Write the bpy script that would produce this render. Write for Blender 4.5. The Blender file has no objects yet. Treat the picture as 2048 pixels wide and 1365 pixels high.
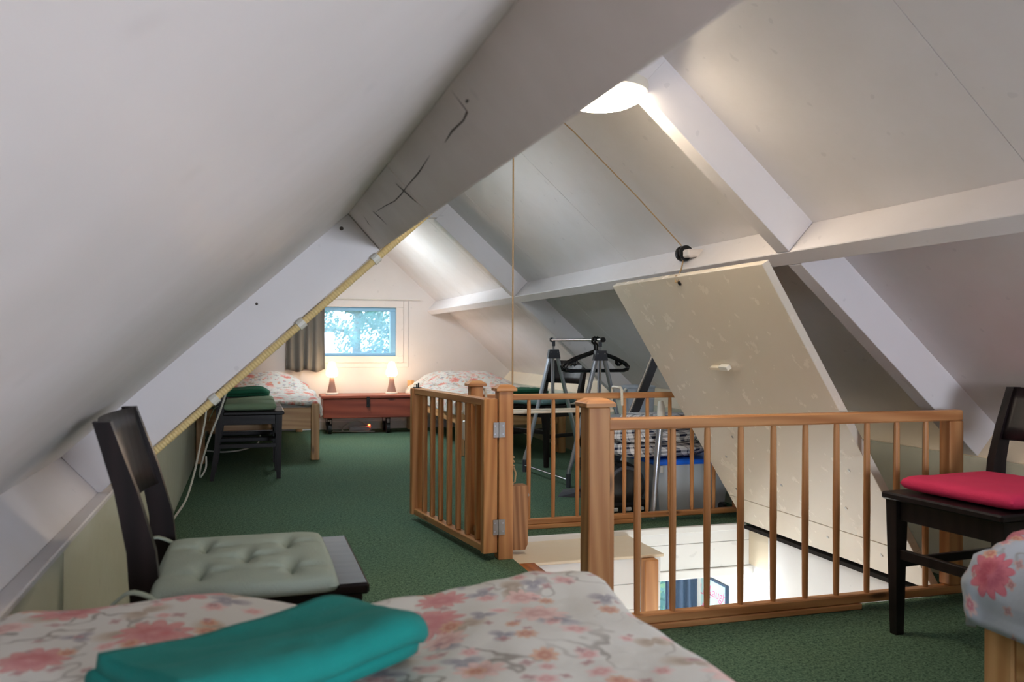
import bpy, bmesh, math, random
from mathutils import Vector, Matrix, noise
random.seed(7)
S = bpy.context.scene
COL = S.collection
PI = math.pi
R = math.radians

# ------------------------------------------------------------------ camera
cam_d = bpy.data.cameras.new('camera')
cam = bpy.data.objects.new('camera', cam_d)
COL.objects.link(cam)
S.camera = cam
cam_d.sensor_width = 36.0
cam_d.lens = 1751.635 * 36.0 / 2048.0
cam_d.clip_start = 0.02
cam_d.clip_end = 200
_y, _p, _r = -0.292927, 0.000429, 0.003482
_F = Vector((-math.sin(_y) * math.cos(_p), math.cos(_y) * math.cos(_p), math.sin(_p)))
_R0 = Vector((math.cos(_y), math.sin(_y), 0))
_U0 = _R0.cross(_F)
_Rv = _R0 * math.cos(_r) + _U0 * math.sin(_r)
_Uv = -_R0 * math.sin(_r) + _U0 * math.cos(_r)
M = Matrix((( _Rv.x, _Uv.x, -_F.x, -1.10475), (_Rv.y, _Uv.y, -_F.y, 0.0), (_Rv.z, _Uv.z, -_F.z, 0.90), (0, 0, 0, 1)))
cam.matrix_world = M
cam_d.dof.use_dof = True
cam_d.dof.focus_distance = 4.2
cam_d.dof.aperture_fstop = 5.6

# ------------------------------------------------------------------ world, light, exposure
W = bpy.data.worlds.new('sky'); S.world = W; W.use_nodes = True
_bg = W.node_tree.nodes['Background']
_bg.inputs[0].default_value = (0.80, 0.91, 1.0, 1); _bg.inputs[1].default_value = 2.6

def area(name, loc, rot, sx, sy, power, color):
    l = bpy.data.lights.new(name, 'AREA'); l.shape = 'RECTANGLE'; l.size = sx; l.size_y = sy
    l.energy = power; l.color = color
    o = bpy.data.objects.new(name, l); COL.objects.link(o); o.location = loc; o.rotation_euler = rot
    return o
# daylight entering by the window in the gable behind the camera
area('daylight_near_window', (0.275, -1.60, 0.83), (R(90), 0, 0), 0.9, 0.5, 33, (0.80, 0.865, 1.0))
# daylight entering by the two roof windows in the left slope (far bay and middle bay)
_n = Vector((0.6716, 0, -0.7409))
for _xx, _yy, _zz, _e in ((-0.455, 7.6, 1.615, 13), (-0.455, 4.35, 1.615, 3.5)):
    _sk = area('daylight_roof_window', (_xx, _yy, _zz), (0, 0, 0), 0.80, 0.42, _e, (0.90, 0.96, 1.0))
    _sk.rotation_euler = _n.to_track_quat('-Z', 'Y').to_euler()
# daylight of the storey below, through an unseen opening in its front wall
area('daylight_lower_window', (0.6, 0.68, -1.2), (R(90), 0, 0), 1.8, 1.2, 27, (0.93, 0.96, 1.0))
area('added_lower_side_light', (-2.05, 4.75, -1.2), (R(90), 0, R(-90)), 1.2, 1.1, 75, (0.93, 0.97, 1.0))  # added lamp before the windowless side wall, brightens the poster wall below

S.view_settings.view_transform = 'Standard'
S.view_settings.look = 'None'
S.view_settings.gamma = 1.0
S.view_settings.use_curve_mapping = False
S.view_settings.exposure = 0.9
S.cycles.use_denoising = True
S.cycles.max_bounces = 6
S.cycles.diffuse_bounces = 5
S.cycles.glossy_bounces = 3
S.cycles.transmission_bounces = 4
S.cycles.use_adaptive_sampling = True
S.cycles.adaptive_threshold = 0.12
S.cycles.adaptive_min_samples = 16
S.cycles.sample_clamp_indirect = 12.0

# ------------------------------------------------------------------ helpers: materials
def lin(c):
    return tuple(((v / 255.0) / 12.92 if v <= 10 else (((v / 255.0) + 0.055) / 1.055) ** 2.4) for v in c)

class NT:
    def __init__(s, name):
        s.m = bpy.data.materials.new(name); s.m.use_nodes = True
        s.t = s.m.node_tree; s.n = s.t.nodes; s.l = s.t.links
        s.b = s.n['Principled BSDF']; s.out = s.n['Material Output']
    def new(s, typ, **kw):
        n = s.n.new(typ)
        for k, v in kw.items(): setattr(n, k, v)
        return n
    def link(s, a, b): s.l.new(a, b)
    def val(s, sock, v):
        if hasattr(v, 'is_output') or isinstance(v, bpy.types.NodeSocket): s.l.new(v, sock)
        else: sock.default_value = v
    def math(s, op, a, b=0.0, c=None):
        n = s.n.new('ShaderNodeMath'); n.operation = op
        s.val(n.inputs[0], a); s.val(n.inputs[1], b)
        if c is not None: s.val(n.inputs[2], c)
        return n.outputs[0]
    def vmath(s, op, a, b=(0, 0, 0)):
        n = s.n.new('ShaderNodeVectorMath'); n.operation = op
        s.val(n.inputs[0], a); s.val(n.inputs[1], b)
        return n.outputs['Value'] if op == 'LENGTH' else n.outputs[0]
    def mix(s, f, a, b):
        n = s.n.new('ShaderNodeMix'); n.data_type = 'RGBA'
        s.val(n.inputs[0], f)
        for sk, v in ((n.inputs[6], a), (n.inputs[7], b)):
            s.val(sk, v if isinstance(v, bpy.types.NodeSocket) else (*v[:3], 1))
        return n.outputs[2]
    def noise(s, vec, scale, detail=3.0, rough=0.5, dim='3D'):
        n = s.n.new('ShaderNodeTexNoise'); n.noise_dimensions = dim
        if vec is not None: s.l.new(vec, n.inputs['Vector'])
        n.inputs['Scale'].default_value = scale; n.inputs['Detail'].default_value = detail; n.inputs['Roughness'].default_value = rough
        return n.outputs[0]
    def ramp(s, f, pts):
        n = s.n.new('ShaderNodeValToRGB'); cr = n.color_ramp
        while len(cr.elements) < len(pts): cr.elements.new(0.5)
        for e, (p, c) in zip(cr.elements, pts): e.position = p; e.color = (*c[:3], 1) if not isinstance(c, (int, float)) else (c, c, c, 1)
        s.val(n.inputs[0], f); return n.outputs[0]
    def coord(s, kind='Object', scale=(1, 1, 1), rot=(0, 0, 0)):
        t = s.n.new('ShaderNodeTexCoord'); m = s.n.new('ShaderNodeMapping')
        m.inputs['Scale'].default_value = scale; m.inputs['Rotation'].default_value = rot
        s.l.new(t.outputs[kind], m.inputs[0]); return m.outputs[0]
    def bump(s, h, strength, dist=0.01):
        n = s.n.new('ShaderNodeBump'); n.inputs['Strength'].default_value = strength; n.inputs['Distance'].default_value = dist
        s.l.new(h, n.inputs['Height']); s.l.new(n.outputs[0], s.b.inputs['Normal'])
    def base(s, c): s.val(s.b.inputs['Base Color'], c if isinstance(c, bpy.types.NodeSocket) else (*c[:3], 1))
    def rough(s, v): s.val(s.b.inputs['Roughness'], v)
    def metal(s, v): s.b.inputs['Metallic'].default_value = v

def smat(name, rgb, rough=0.5, metal=0.0, var=0.06, scale=8.0, bump=0.0, bscale=60.0, coat=0.0):
    k = NT(name); c = lin(rgb)
    v = k.coord()
    n = k.noise(v, scale, 4)
    k.base(k.mix(n, tuple(x * (1 - var) for x in c), tuple(min(1, x * (1 + var)) for x in c)))
    k.rough(rough); k.metal(metal)
    if bump: k.bump(k.noise(v, bscale, 4), bump, 0.004)
    if coat: k.b.inputs['Coat Weight'].default_value = coat
    return k.m

def paint(name, rgb, rough=0.42, stain=0.10, bump=0.12, stretch=(1, 1, 1), spots=0.25, rvar=0.08):
    k = NT(name); c = lin(rgb); v = k.coord(scale=stretch)
    a = k.noise(v, 1.6, 5, 0.6); b = k.noise(v, 14, 5, 0.6)
    c2 = tuple(x * (1 - stain) * f for x, f in zip(c, (1.0, 0.985, 0.95)))
    col = k.mix(k.ramp(a, [(0.35, 0.0), (0.7, 1.0)]), c, c2)
    sp = k.noise(k.coord(), 26.0, 0.0, 0.3)
    col = k.mix(k.ramp(sp, [(0.80, 0.0), (0.83, spots)]), col, tuple(x * 0.62 for x in c))
    k.base(col)
    k.rough(k.ramp(b, [(0.3, rough - rvar * 0.6), (0.7, rough + rvar)]))
    h = k.math('ADD', k.math('MULTIPLY', k.noise(v, 40, 5, 0.65), 0.6), k.math('MULTIPLY', a, 1.2))
    k.bump(h, bump, 0.006)
    return k.m

def wood(name, axis, light, dark, rough=0.45, knots=True, ring=9.0, coat=0.0):
    k = NT(name)
    sc = {'x': (0.9, 14, 14), 'y': (14, 0.9, 14), 'z': (14, 14, 0.9)}[axis]
    v = k.coord(scale=sc)
    n1 = k.noise(v, 1.6, 6, 0.6)
    w = k.new('ShaderNodeTexWave', wave_type='BANDS', bands_direction='DIAGONAL')
    w.inputs['Scale'].default_value = ring / 9.0; w.inputs['Distortion'].default_value = 5.0; w.inputs['Detail'].default_value = 3
    k.link(v, w.inputs['Vector'])
    f = k.math('ADD', k.math('MULTIPLY', n1, 0.65), k.math('MULTIPLY', w.outputs['Fac'], 0.35))
    col = k.mix(k.ramp(f, [(0.25, 0.0), (0.8, 1.0)]), lin(dark), lin(light))
    if knots:
        sk = {'x': (2.4, 9, 9), 'y': (9, 2.4, 9), 'z': (9, 9, 2.4)}[axis]
        vo = k.new('ShaderNodeTexVoronoi'); vo.inputs['Scale'].default_value = 1.25
        k.link(k.coord(scale=sk), vo.inputs['Vector'])
        col = k.mix(k.ramp(vo.outputs['Distance'], [(0.07, 0.85), (0.15, 0.0)]), col, lin(tuple(int(x * 0.45) for x in dark)))
    k.base(col); k.rough(rough)
    k.bump(f, 0.18, 0.002)
    if coat: k.b.inputs['Coat Weight'].default_value = coat
    return k.m

def emis(name, rgb, strength):
    k = NT(name); k.base((0.9, 0.88, 0.84))
    k.b.inputs['Emission Color'].default_value = (*rgb, 1); k.b.inputs['Emission Strength'].default_value = strength
    n = k.noise(k.coord(), 3.0); k.rough(k.math('ADD', k.math('MULTIPLY', n, 0.1), 0.3))
    return k.m

def floral(name, ground, flower_a, flower_b, leaf, s=1.0, lum=1.0, keep_big=0.60):
    """printed cotton: big red blossoms, small pink and mauve ones, tan leaves and thin branches"""
    k = NT(name)
    t = k.new('ShaderNodeTexCoord').outputs['UV']
    wob = k.new('ShaderNodeTexNoise'); wob.inputs['Scale'].default_value = 7 * s; wob.inputs['Detail'].default_value = 2
    k.link(t, wob.inputs['Vector'])
    off = k.vmath('MULTIPLY', k.vmath('SUBTRACT', wob.outputs['Color'], (0.5, 0.5, 0.5)), (0.05 / s, 0.05 / s, 0))
    uv = k.vmath('ADD', t, off)
    G = lin(ground)
    col = k.mix(k.noise(uv, 5 * s, 3), tuple(x * 0.92 for x in G), G)
    # branches
    nb = k.noise(uv, 8.0 * s, 2.5, 0.55)
    br = k.math('ABSOLUTE', k.math('SUBTRACT', nb, 0.5))
    brm = k.math('MULTIPLY', k.ramp(br, [(0.006, 0.75), (0.016, 0.0)]), k.ramp(k.noise(uv, 4.1 * s, 1.0), [(0.45, 0.0), (0.6, 1.0)]))
    col = k.mix(brm, col, lin((128, 116, 104)))
    def layer(col, scale, petals, rad, keep, c_in, c_out, shift, soft=0.10, squeeze=0.35):
        c = k.vmath('ADD', k.vmath('MULTIPLY', uv, (scale * s, scale * s, 0)), (shift, shift * 1.7, 0))
        vo = k.new('ShaderNodeTexVoronoi', voronoi_dimensions='2D', feature='F1')
        vo.inputs['Scale'].default_value = 1.0; vo.inputs['Randomness'].default_value = 0.75
        k.link(c, vo.inputs['Vector'])
        d = k.vmath('SUBTRACT', c, vo.outputs['Position'])
        sp = k.new('ShaderNodeSeparateXYZ'); k.link(d, sp.inputs[0])
        sc = k.new('ShaderNodeSeparateColor'); k.link(vo.outputs['Color'], sc.inputs[0])
        ang = k.math('ADD', k.math('ARCTAN2', sp.outputs[1], sp.outputs[0]), k.math('MULTIPLY', sc.outputs[2], 6.28))
        r = k.vmath('LENGTH', k.vmath('MULTIPLY', d, (1, 1, 0)))
        pet = k.math('ABSOLUTE', k.math('COSINE', k.math('MULTIPLY', ang, petals / 2.0)))
        rr = k.math('MULTIPLY', k.math('ADD', k.math('MULTIPLY', pet, squeeze), 1 - squeeze), k.math('MULTIPLY', k.math('ADD', k.math('MULTIPLY', sc.outputs[1], 0.5), 0.6), rad))
        q = k.math('DIVIDE', r, rr)
        m = k.ramp(q, [(1.0 - soft * 2, 1.0), (1.0, 0.0)])
        m = k.math('MULTIPLY', m, k.math('GREATER_THAN', keep, sc.outputs[0]))
        ring = k.math('MULTIPLY', k.math('ADD', k.math('COSINE', k.math('MULTIPLY', q, 9.0)), 1.0), 0.35)
        inner = k.mix(k.math('MINIMUM', k.math('ADD', k.math('MULTIPLY', pet, k.ramp(q, [(0.2, 0.1), (0.95, 0.8)])), ring), 1.0), lin(c_in), lin(c_out))
        return k.mix(k.math('MULTIPLY', m, 0.85), col, inner)
    col = layer(col, 9.0, 2, 0.44, 0.60, leaf, (190, 172, 150), 3.1, 0.2, 0.85)
    col = layer(col, 11.0, 3, 0.36, 0.45, (126, 122, 134), (168, 162, 166), 11.7, 0.15, 0.7)
    col = layer(col, 15.0, 6, 0.32, 0.50, flower_b, (222, 190, 184), 23.3, 0.15, 0.4)
    col = layer(col, 5.4, 11, 0.36, keep_big, flower_a, flower_b, 7.9, 0.05, 0.34)
    col = layer(col, 7.2, 9, 0.30, 0.42, (202, 140, 132), (226, 190, 180), 57.1, 0.07, 0.34)
    col = layer(col, 12.5, 8, 0.28, 0.34, (186, 106, 78), (212, 164, 132), 41.9, 0.12, 0.35)
    col = layer(col, 24.0, 4, 0.30, 0.30, (160, 112, 110), (196, 160, 156), 71.3, 0.15, 0.5)
    if lum != 1.0:
        col = k.mix(1.0 - lum, col, (0, 0, 0))
    k.base(col); k.rough(0.85)
    k.b.inputs['Sheen Weight'].default_value = 0.15
    h = k.math('ADD', k.noise(t, 30 * s, 4), k.math('MULTIPLY', k.noise(t, 9 * s, 3), 1.5))
    k.bump(h, 0.35, 0.006)
    return k.m

MAT = {}
MAT['white'] = paint('white_paint_ceiling', (230, 225, 224))
MAT['white_beam'] = paint('white_paint_beam', (232, 227, 228), rough=0.36, stain=0.06, bump=0.08)
MAT['white_old'] = paint('old_white_paint_beam', (234, 225, 220), rough=0.45, stain=0.22, bump=0.2)
MAT['cream'] = paint('cream_paint_board', (240, 226, 202), rough=0.35, stain=0.08, bump=0.10, spots=0.0)
MAT['hatch'] = paint('grey_cream_gloss_paint', (228, 217, 200), rough=0.26, stain=0.015, bump=0.02, spots=0.0, rvar=0.02)
MAT['knee'] = paint('pale_green_cream_paint', (214, 214, 196), rough=0.40, stain=0.06, bump=0.08)
MAT['gable'] = paint('pinkish_white_wall_paint', (228, 222, 218), rough=0.55, stain=0.05, bump=0.06)
MAT['lower_white'] = paint('clean_white_paint', (238, 239, 240), rough=0.5, stain=0.03, bump=0.05)
PL, PD = (214, 157, 103), (176, 115, 67)
MAT['pine_x'] = wood('varnished_pine_lengthwise_x', 'x', PL, PD)
MAT['pine_y'] = wood('varnished_pine_lengthwise_y', 'y', PL, PD)
MAT['pine_z'] = wood('varnished_pine_upright', 'z', PL, PD)
MAT['block'] = wood('rough_pine_block', 'z', (182, 134, 90), (122, 78, 44), rough=0.6, ring=14)
MAT['bedpine_x'] = wood('pale_pine_x', 'x', (222, 176, 124), (190, 138, 86), rough=0.4)
MAT['bedpine_y'] = wood('pale_pine_y', 'y', (222, 176, 124), (190, 138, 86), rough=0.4)
MAT['bedpine_z'] = wood('pale_pine_z', 'z', (222, 176, 124), (190, 138, 86), rough=0.4)
MAT['orange_wood'] = wood('orange_varnished_tread', 'y', (200, 118, 48), (150, 80, 28), rough=0.3)
MAT['chest'] = wood('red_brown_painted_chest', 'x', (158, 78, 54), (120, 50, 36), rough=0.42, ring=5)
MAT['wenge'] = wood('dark_stained_wenge', 'z', (38, 29, 29), (20, 15, 16), rough=0.36, knots=False)
MAT['wenge_x'] = wood('dark_stained_wenge_x', 'x', (36, 29, 31), (20, 16, 18), rough=0.34, knots=False)
for q_ in ('wenge', 'wenge_x'): MAT[q_].node_tree.nodes['Principled BSDF'].inputs['Specular IOR Level'].default_value = 0.3
MAT['chrome'] = smat('polished_chrome', (205, 208, 214), 0.18, 1.0, 0.03)
MAT['steel'] = smat('brushed_grey_steel', (196, 202, 212), 0.28, 0.9, 0.05)
MAT['zinc'] = smat('zinc_plated_hinge', (170, 168, 166), 0.38, 0.85, 0.12, 40)
MAT['darkplastic'] = smat('dark_grey_plastic', (62, 64, 72), 0.45, 0, 0.08)
MAT['black'] = smat('glossy_black_plastic', (16, 16, 20), 0.25, 0, 0.1)
MAT['blackmatte'] = smat('matte_black_iron', (26, 25, 26), 0.6, 0.2, 0.2, 30)
MAT['whiteplastic'] = smat('white_plastic', (226, 222, 210), 0.4, 0, 0.04)
MAT['greyplastic'] = smat('pale_grey_plastic', (198, 200, 202), 0.4, 0, 0.05)
MAT['ivory'] = smat('ivory_plastic_conduit', (236, 208, 146), 0.45, 0, 0.08, 30)
MAT['rope'] = smat('natural_fibre_rope', (176, 148, 112), 0.9, 0, 0.2, 120, 0.5, 300)
MAT['teal'] = smat('teal_fleece', (8, 126, 118), 0.95, 0, 0.12, 30, 0.35, 220)
MAT['green_fleece'] = smat('dark_green_fleece', (20, 92, 66), 0.95, 0, 0.12, 30, 0.35, 220)
MAT['cush_grey'] = smat('grey_green_cotton', (160, 172, 158), 0.9, 0, 0.06, 20, 0.3, 260)
MAT['cush_green'] = smat('sage_green_cotton', (128, 152, 122), 0.9, 0, 0.06, 20, 0.3, 260)
MAT['cush_blue'] = smat('blue_grey_cotton', (112, 146, 148), 0.9, 0, 0.06, 20, 0.3, 260)
MAT['cush_red'] = smat('raspberry_red_cotton', (220, 48, 92), 0.85, 0, 0.06, 20, 0.3, 260)
MAT['curtain'] = smat('grey_curtain_cloth', (112, 110, 104), 0.85, 0, 0.08, 20, 0.2, 200)
MAT['curtain_blue'] = smat('slate_blue_curtain_cloth', (58, 78, 104), 0.85, 0, 0.08, 20, 0.2, 200)
MAT['blueframe'] = smat('light_blue_window_paint', (140, 190, 222), 0.4, 0, 0.05)
MAT['bluelid'] = smat('bright_blue_plastic', (20, 104, 232), 0.35, 0, 0.05)
MAT['wire'] = smat('white_wire_coating', (216, 208, 192), 0.4, 0, 0.04)
MAT['mauve'] = smat('mauve_brown_lamp_base', (150, 116, 104), 0.5, 0, 0.1)
MAT['crack'] = smat('crack_shadow_brown', (84, 76, 70), 0.9, 0, 0.2)
MAT['gap_shade'] = smat('dark_gap_shade', (24, 20, 18), 0.95, 0, 0.2)  # near-black colour standing in for the shade in the hinge gap
MAT['duvet'] = floral('floral_duvet_print', (216, 213, 204), (192, 84, 92), (208, 130, 126), (158, 134, 110), 1.0)
MAT['duvet_far'] = floral('floral_duvet_print_washed', (208, 206, 198), (196, 70, 60), (212, 120, 100), (150, 138, 116), 1.25, keep_big=0.34)
MAT['duvet_right'] = floral('floral_duvet_print_bold', (178, 186, 196), (170, 40, 70), (206, 92, 108), (140, 118, 104), 0.85, keep_big=0.97)

k = NT('green_carpet'); v = k.coord()
a = k.noise(v, 170, 2, 0.8); b = k.noise(v, 2.2, 4); c3 = k.noise(v, 75, 3, 0.7)
f = k.math('ADD', k.math('MULTIPLY', a, 0.6), k.math('MULTIPLY', c3, 0.4))
k.base(k.mix(k.ramp(f, [(0.38, 0.0), (0.62, 1.0)]), lin((38, 64, 50)), k.mix(b, lin((120, 144, 112)), lin((102, 136, 115)))))
k.rough(0.98); k.bump(f, 0.9, 0.006); k.b.inputs['Specular IOR Level'].default_value = 0.15
MAT['carpet'] = k.m

k = NT('window_glass'); tr = k.new('ShaderNodeBsdfTransparent'); gl = k.new('ShaderNodeBsdfGlossy'); df = k.new('ShaderNodeBsdfTranslucent')
tr.inputs[0].default_value = (0.93, 0.97, 1, 1); gl.inputs['Roughness'].default_value = 0.03
df.inputs[0].default_value = (0.45, 0.66, 0.80, 1)
m1 = k.new('ShaderNodeMixShader'); m2 = k.new('ShaderNodeMixShader')
k.val(m1.inputs[0], k.ramp(k.noise(k.coord(scale=(3, 1, 1)), 4, 5, 0.7), [(0.3, 0.16), (0.8, 0.32)]))
k.link(tr.outputs[0], m1.inputs[1]); k.link(df.outputs[0], m1.inputs[2])
m2.inputs[0].default_value = 0.05; k.link(m1.outputs[0], m2.inputs[1]); k.link(gl.outputs[0], m2.inputs[2])
k.link(m2.outputs[0], k.out.inputs[0]); MAT['glass'] = k.m

k = NT('translucent_plastic_tub'); k.base(k.mix(k.noise(k.coord(), 6), (0.62, 0.68, 0.78), (0.72, 0.78, 0.86))); k.rough(0.35)
k.b.inputs['Transmission Weight'].default_value = 0.35; k.b.inputs['IOR'].default_value = 1.15; MAT['tub'] = k.m

k = NT('navy_white_plaid_fleece'); t = k.coord('UV'); sp = k.new('ShaderNodeSeparateXYZ'); k.link(t, sp.inputs[0])
def stripe(x, fr, w, ph=0.0): return k.math('LESS_THAN', k.math('FRACT', k.math('ADD', k.math('MULTIPLY', x, fr), ph)), w)
bu = k.math('ADD', k.math('MULTIPLY', stripe(sp.outputs[0], 11, 0.34), 0.6), k.math('MULTIPLY', stripe(sp.outputs[0], 11, 0.06, 0.4), 0.5))
bv = k.math('ADD', k.math('MULTIPLY', stripe(sp.outputs[1], 11, 0.34), 0.6), k.math('MULTIPLY', stripe(sp.outputs[1], 11, 0.06, 0.4), 0.5))
k.base(k.mix(k.math('MINIMUM', k.math('MULTIPLY', k.math('ADD', bu, bv), 0.85), 1.0), lin((222, 220, 220)), lin((22, 30, 58)))); k.rough(0.95)
k.bump(k.noise(t, 120, 3), 0.3, 0.004); MAT['plaid'] = k.m

k = NT('leaf_green'); k.base(k.mix(k.noise(k.coord(), 6), lin((34, 96, 104)), lin((70, 140, 120)))); k.rough(0.6)
MAT['leaf'] = k.m
MAT['bark'] = smat('grey_bark', (88, 78, 66), 0.9, 0, 0.2, 12, 0.5, 30)
k = NT('lawn'); k.base(k.mix(k.noise(k.coord(), 3, 5), lin((62, 96, 48)), lin((110, 140, 70)))); k.rough(0.95); MAT['lawn'] = k.m
MAT['bulb'] = emis('glowing_warm_lamp_glass', (1.0, 0.70, 0.42), 13.0)
MAT['dome'] = emis('glowing_ceiling_dome', (1.0, 0.85, 0.66), 26.0)
MAT['led'] = emis('red_switch_light', (1.0, 0.08, 0.02), 6.0)
MAT['poster'] = None
k = NT('pale_aqua_poster_print'); t = k.coord()
k.base(k.mix(k.noise(t, 2.5, 2), lin((120, 200, 205)), lin((226, 238, 244)))); k.rough(0.5); MAT['poster'] = k.m
MAT['pinkink'] = smat('pink_ink', (226, 120, 160), 0.6)

# ------------------------------------------------------------------ helpers: meshes
def finish(me, smooth=True, angle=35):
    if smooth:
        for p in me.polygons: p.use_smooth = True
        try: me.set_sharp_from_angle(angle=R(angle))
        except Exception: pass

class G:
    """collects geometry, then builds ONE mesh object"""
    def __init__(s): s.bm = bmesh.new(); s.uvs = None
    def box(s, lo, hi, mtx=None, bevel=0.0):
        x0, y0, z0 = lo; x1, y1, z1 = hi
        vs = [s.bm.verts.new(v) for v in ((x0, y0, z0), (x1, y0, z0), (x1, y1, z0), (x0, y1, z0), (x0, y0, z1), (x1, y0, z1), (x1, y1, z1), (x0, y1, z1))]
        fs = [s.bm.faces.new([vs[i] for i in f]) for f in ((3, 2, 1, 0), (4, 5, 6, 7), (0, 1, 5, 4), (1, 2, 6, 5), (2, 3, 7, 6), (3, 0, 4, 7))]
        if bevel:
            es = set(e for f in fs for e in f.edges)
            r = bmesh.ops.bevel(s.bm, geom=list(es), offset=bevel, segments=1, affect='EDGES', profile=0.5)
            vs = list(set(vs) & set(s.bm.verts)) if False else list(set(v for f in r['faces'] for v in f.verts))
        if mtx is not None: bmesh.ops.transform(s.bm, matrix=mtx, verts=[v for v in vs if v.is_valid])
        return s
    def prism(s, pts, vec, origin=(0, 0, 0), ex=(1, 0, 0), ey=(0, 0, 1)):
        """polygon pts (a,b) in plane ex,ey, extruded by vec"""
        o = Vector(origin); ex = Vector(ex); ey = Vector(ey); vec = Vector(vec)
        a = [s.bm.verts.new(o + ex * p + ey * q) for p, q in pts]
        b = [s.bm.verts.new(o + ex * p + ey * q + vec) for p, q in pts]
        n = len(pts)
        s.bm.faces.new(a); s.bm.faces.new(b[::-1])
        for i in range(n): s.bm.faces.new((a[i], b[i], b[(i + 1) % n], a[(i + 1) % n]))
        return s
    def hexa(s, lo4, hi4):
        a = [s.bm.verts.new(v) for v in lo4]; b = [s.bm.verts.new(v) for v in hi4]
        s.bm.faces.new(a[::-1]); s.bm.faces.new(b)
        for i in range(4): s.bm.faces.new((a[i], a[(i + 1) % 4], b[(i + 1) % 4], b[i]))
        return s
    def tube(s, pts, r, n=8, caps=True, closed=False):
        pts = [Vector(p) for p in pts]; rs = r if isinstance(r, (list, tuple)) else [r] * len(pts)
        rings = []; up = None
        for i, p in enumerate(pts):
            d = (pts[min(i + 1, len(pts) - 1)] - pts[max(i - 1, 0)]).normalized()
            if closed: d = (pts[(i + 1) % len(pts)] - pts[i - 1]).normalized()
            if up is None: up = Vector((0, 0, 1)) if abs(d.z) < 0.9 else Vector((1, 0, 0))
            u = (up - d * up.dot(d)).normalized(); w = d.cross(u); up = u
            rings.append([s.bm.verts.new(p + u * math.cos(2 * PI * j / n) * rs[i] + w * math.sin(2 * PI * j / n) * rs[i]) for j in range(n)])
        m = len(rings)
        for i in range(m if closed else m - 1):
            A, B = rings[i], rings[(i + 1) % m]
            for j in range(n): s.bm.faces.new((A[j], A[(j + 1) % n], B[(j + 1) % n], B[j]))
        if caps and not closed: s.bm.faces.new(rings[0][::-1]); s.bm.faces.new(rings[-1])
        return s
    def lathe(s, prof, n=24, mtx=None):
        rings = []
        for r, z in prof: rings.append([s.bm.verts.new((max(r, 1e-4) * math.cos(2 * PI * j / n), max(r, 1e-4) * math.sin(2 * PI * j / n), z)) for j in range(n)])
        for A, B in zip(rings, rings[1:]):
            for j in range(n): s.bm.faces.new((A[j], A[(j + 1) % n], B[(j + 1) % n], B[j]))
        s.bm.faces.new(rings[0][::-1]); s.bm.faces.new(rings[-1])
        if mtx is not None: bmesh.ops.transform(s.bm, matrix=mtx, verts=[v for q in rings for v in q])
        return s
    def grid(s, nu, nv, fn, uvfn=None):
        vs = [[s.bm.verts.new(fn(i / nu, j / nv)) for j in range(nv + 1)] for i in range(nu + 1)]
        uvl = s.bm.loops.layers.uv.verify()
        for i in range(nu):
            for j in range(nv):
                f = s.bm.faces.new((vs[i][j], vs[i + 1][j], vs[i + 1][j + 1], vs[i][j + 1]))
                for lp, (a, b) in zip(f.loops, ((i, j), (i + 1, j), (i + 1, j + 1), (i, j + 1))):
                    lp[uvl].uv = uvfn(a / nu, b / nv) if uvfn else (a / nu, b / nv)
        return s
    def build(s, name, mat, parent=None, smooth=True, angle=35, fixn=True):
        if fixn: bmesh.ops.recalc_face_normals(s.bm, faces=s.bm.faces)
        me = bpy.data.meshes.new(name); s.bm.to_mesh(me); s.bm.free()
        finish(me, smooth, angle)
        me.materials.append(MAT[mat] if isinstance(mat, str) else mat)
        o = bpy.data.objects.new(name, me); COL.objects.link(o)
        if parent is not None: o.parent = parent
        return o

def tag(o, label=None, cat=None, group=None, kind=None):
    if label: o['label'] = label
    if cat: o['category'] = cat
    if group: o['group'] = group
    if kind: o['kind'] = kind
    return o
def thing(name, label, cat, loc=(0, 0, 0), rz=0.0, group=None):
    o = bpy.data.objects.new(name, None); o.empty_display_size = 0.05; COL.objects.link(o)
    o.location = loc; o.rotation_euler = (0, 0, rz)
    return tag(o, label, cat, group)
def struct(name, label, cat):
    o = bpy.data.objects.new(name, None); o.empty_display_size = 0.05; COL.objects.link(o)
    return tag(o, label, cat, kind='structure')
def copy_tree(o, parent=None):
    c = o.copy(); COL.objects.link(c); c.parent = parent
    for ch in list(o.children): copy_tree(ch, c)
    return c
def bx(name, lo, hi, mat, parent=None, bevel=0.0, mtx=None):
    return G().box(lo, hi, mtx, bevel).build(name, mat, parent)

# ------------------------------------------------------------------ the attic: roof geometry
A_ = 0.73646                      # slope of the roof
TA, SA, CA = math.tan(A_), math.sin(A_), math.cos(A_)
ZR = 1.8319                       # where the lines of the rafter undersides meet
T = 0.1404                        # depth of rafters and purlins under the boards
XP, WP = 0.7275, 0.0611           # purlin: lower side, width along the slope
Y1, Y2, YG, YN = 2.6151, 5.862, 9.003, -1.60
XK = 1.484                        # knee walls
RT = 0.075                        # rafter thickness along the room
def sl(side, d, h):
    """point of the cross-section: d down the slope from the ridge on the rafter-underside line, h outward from it"""
    x = d * CA + h * SA; z = ZR - d * SA + h * CA
    return side * x, z
DP = XP / CA; DPU = DP - WP; DK = XK / CA

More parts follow.
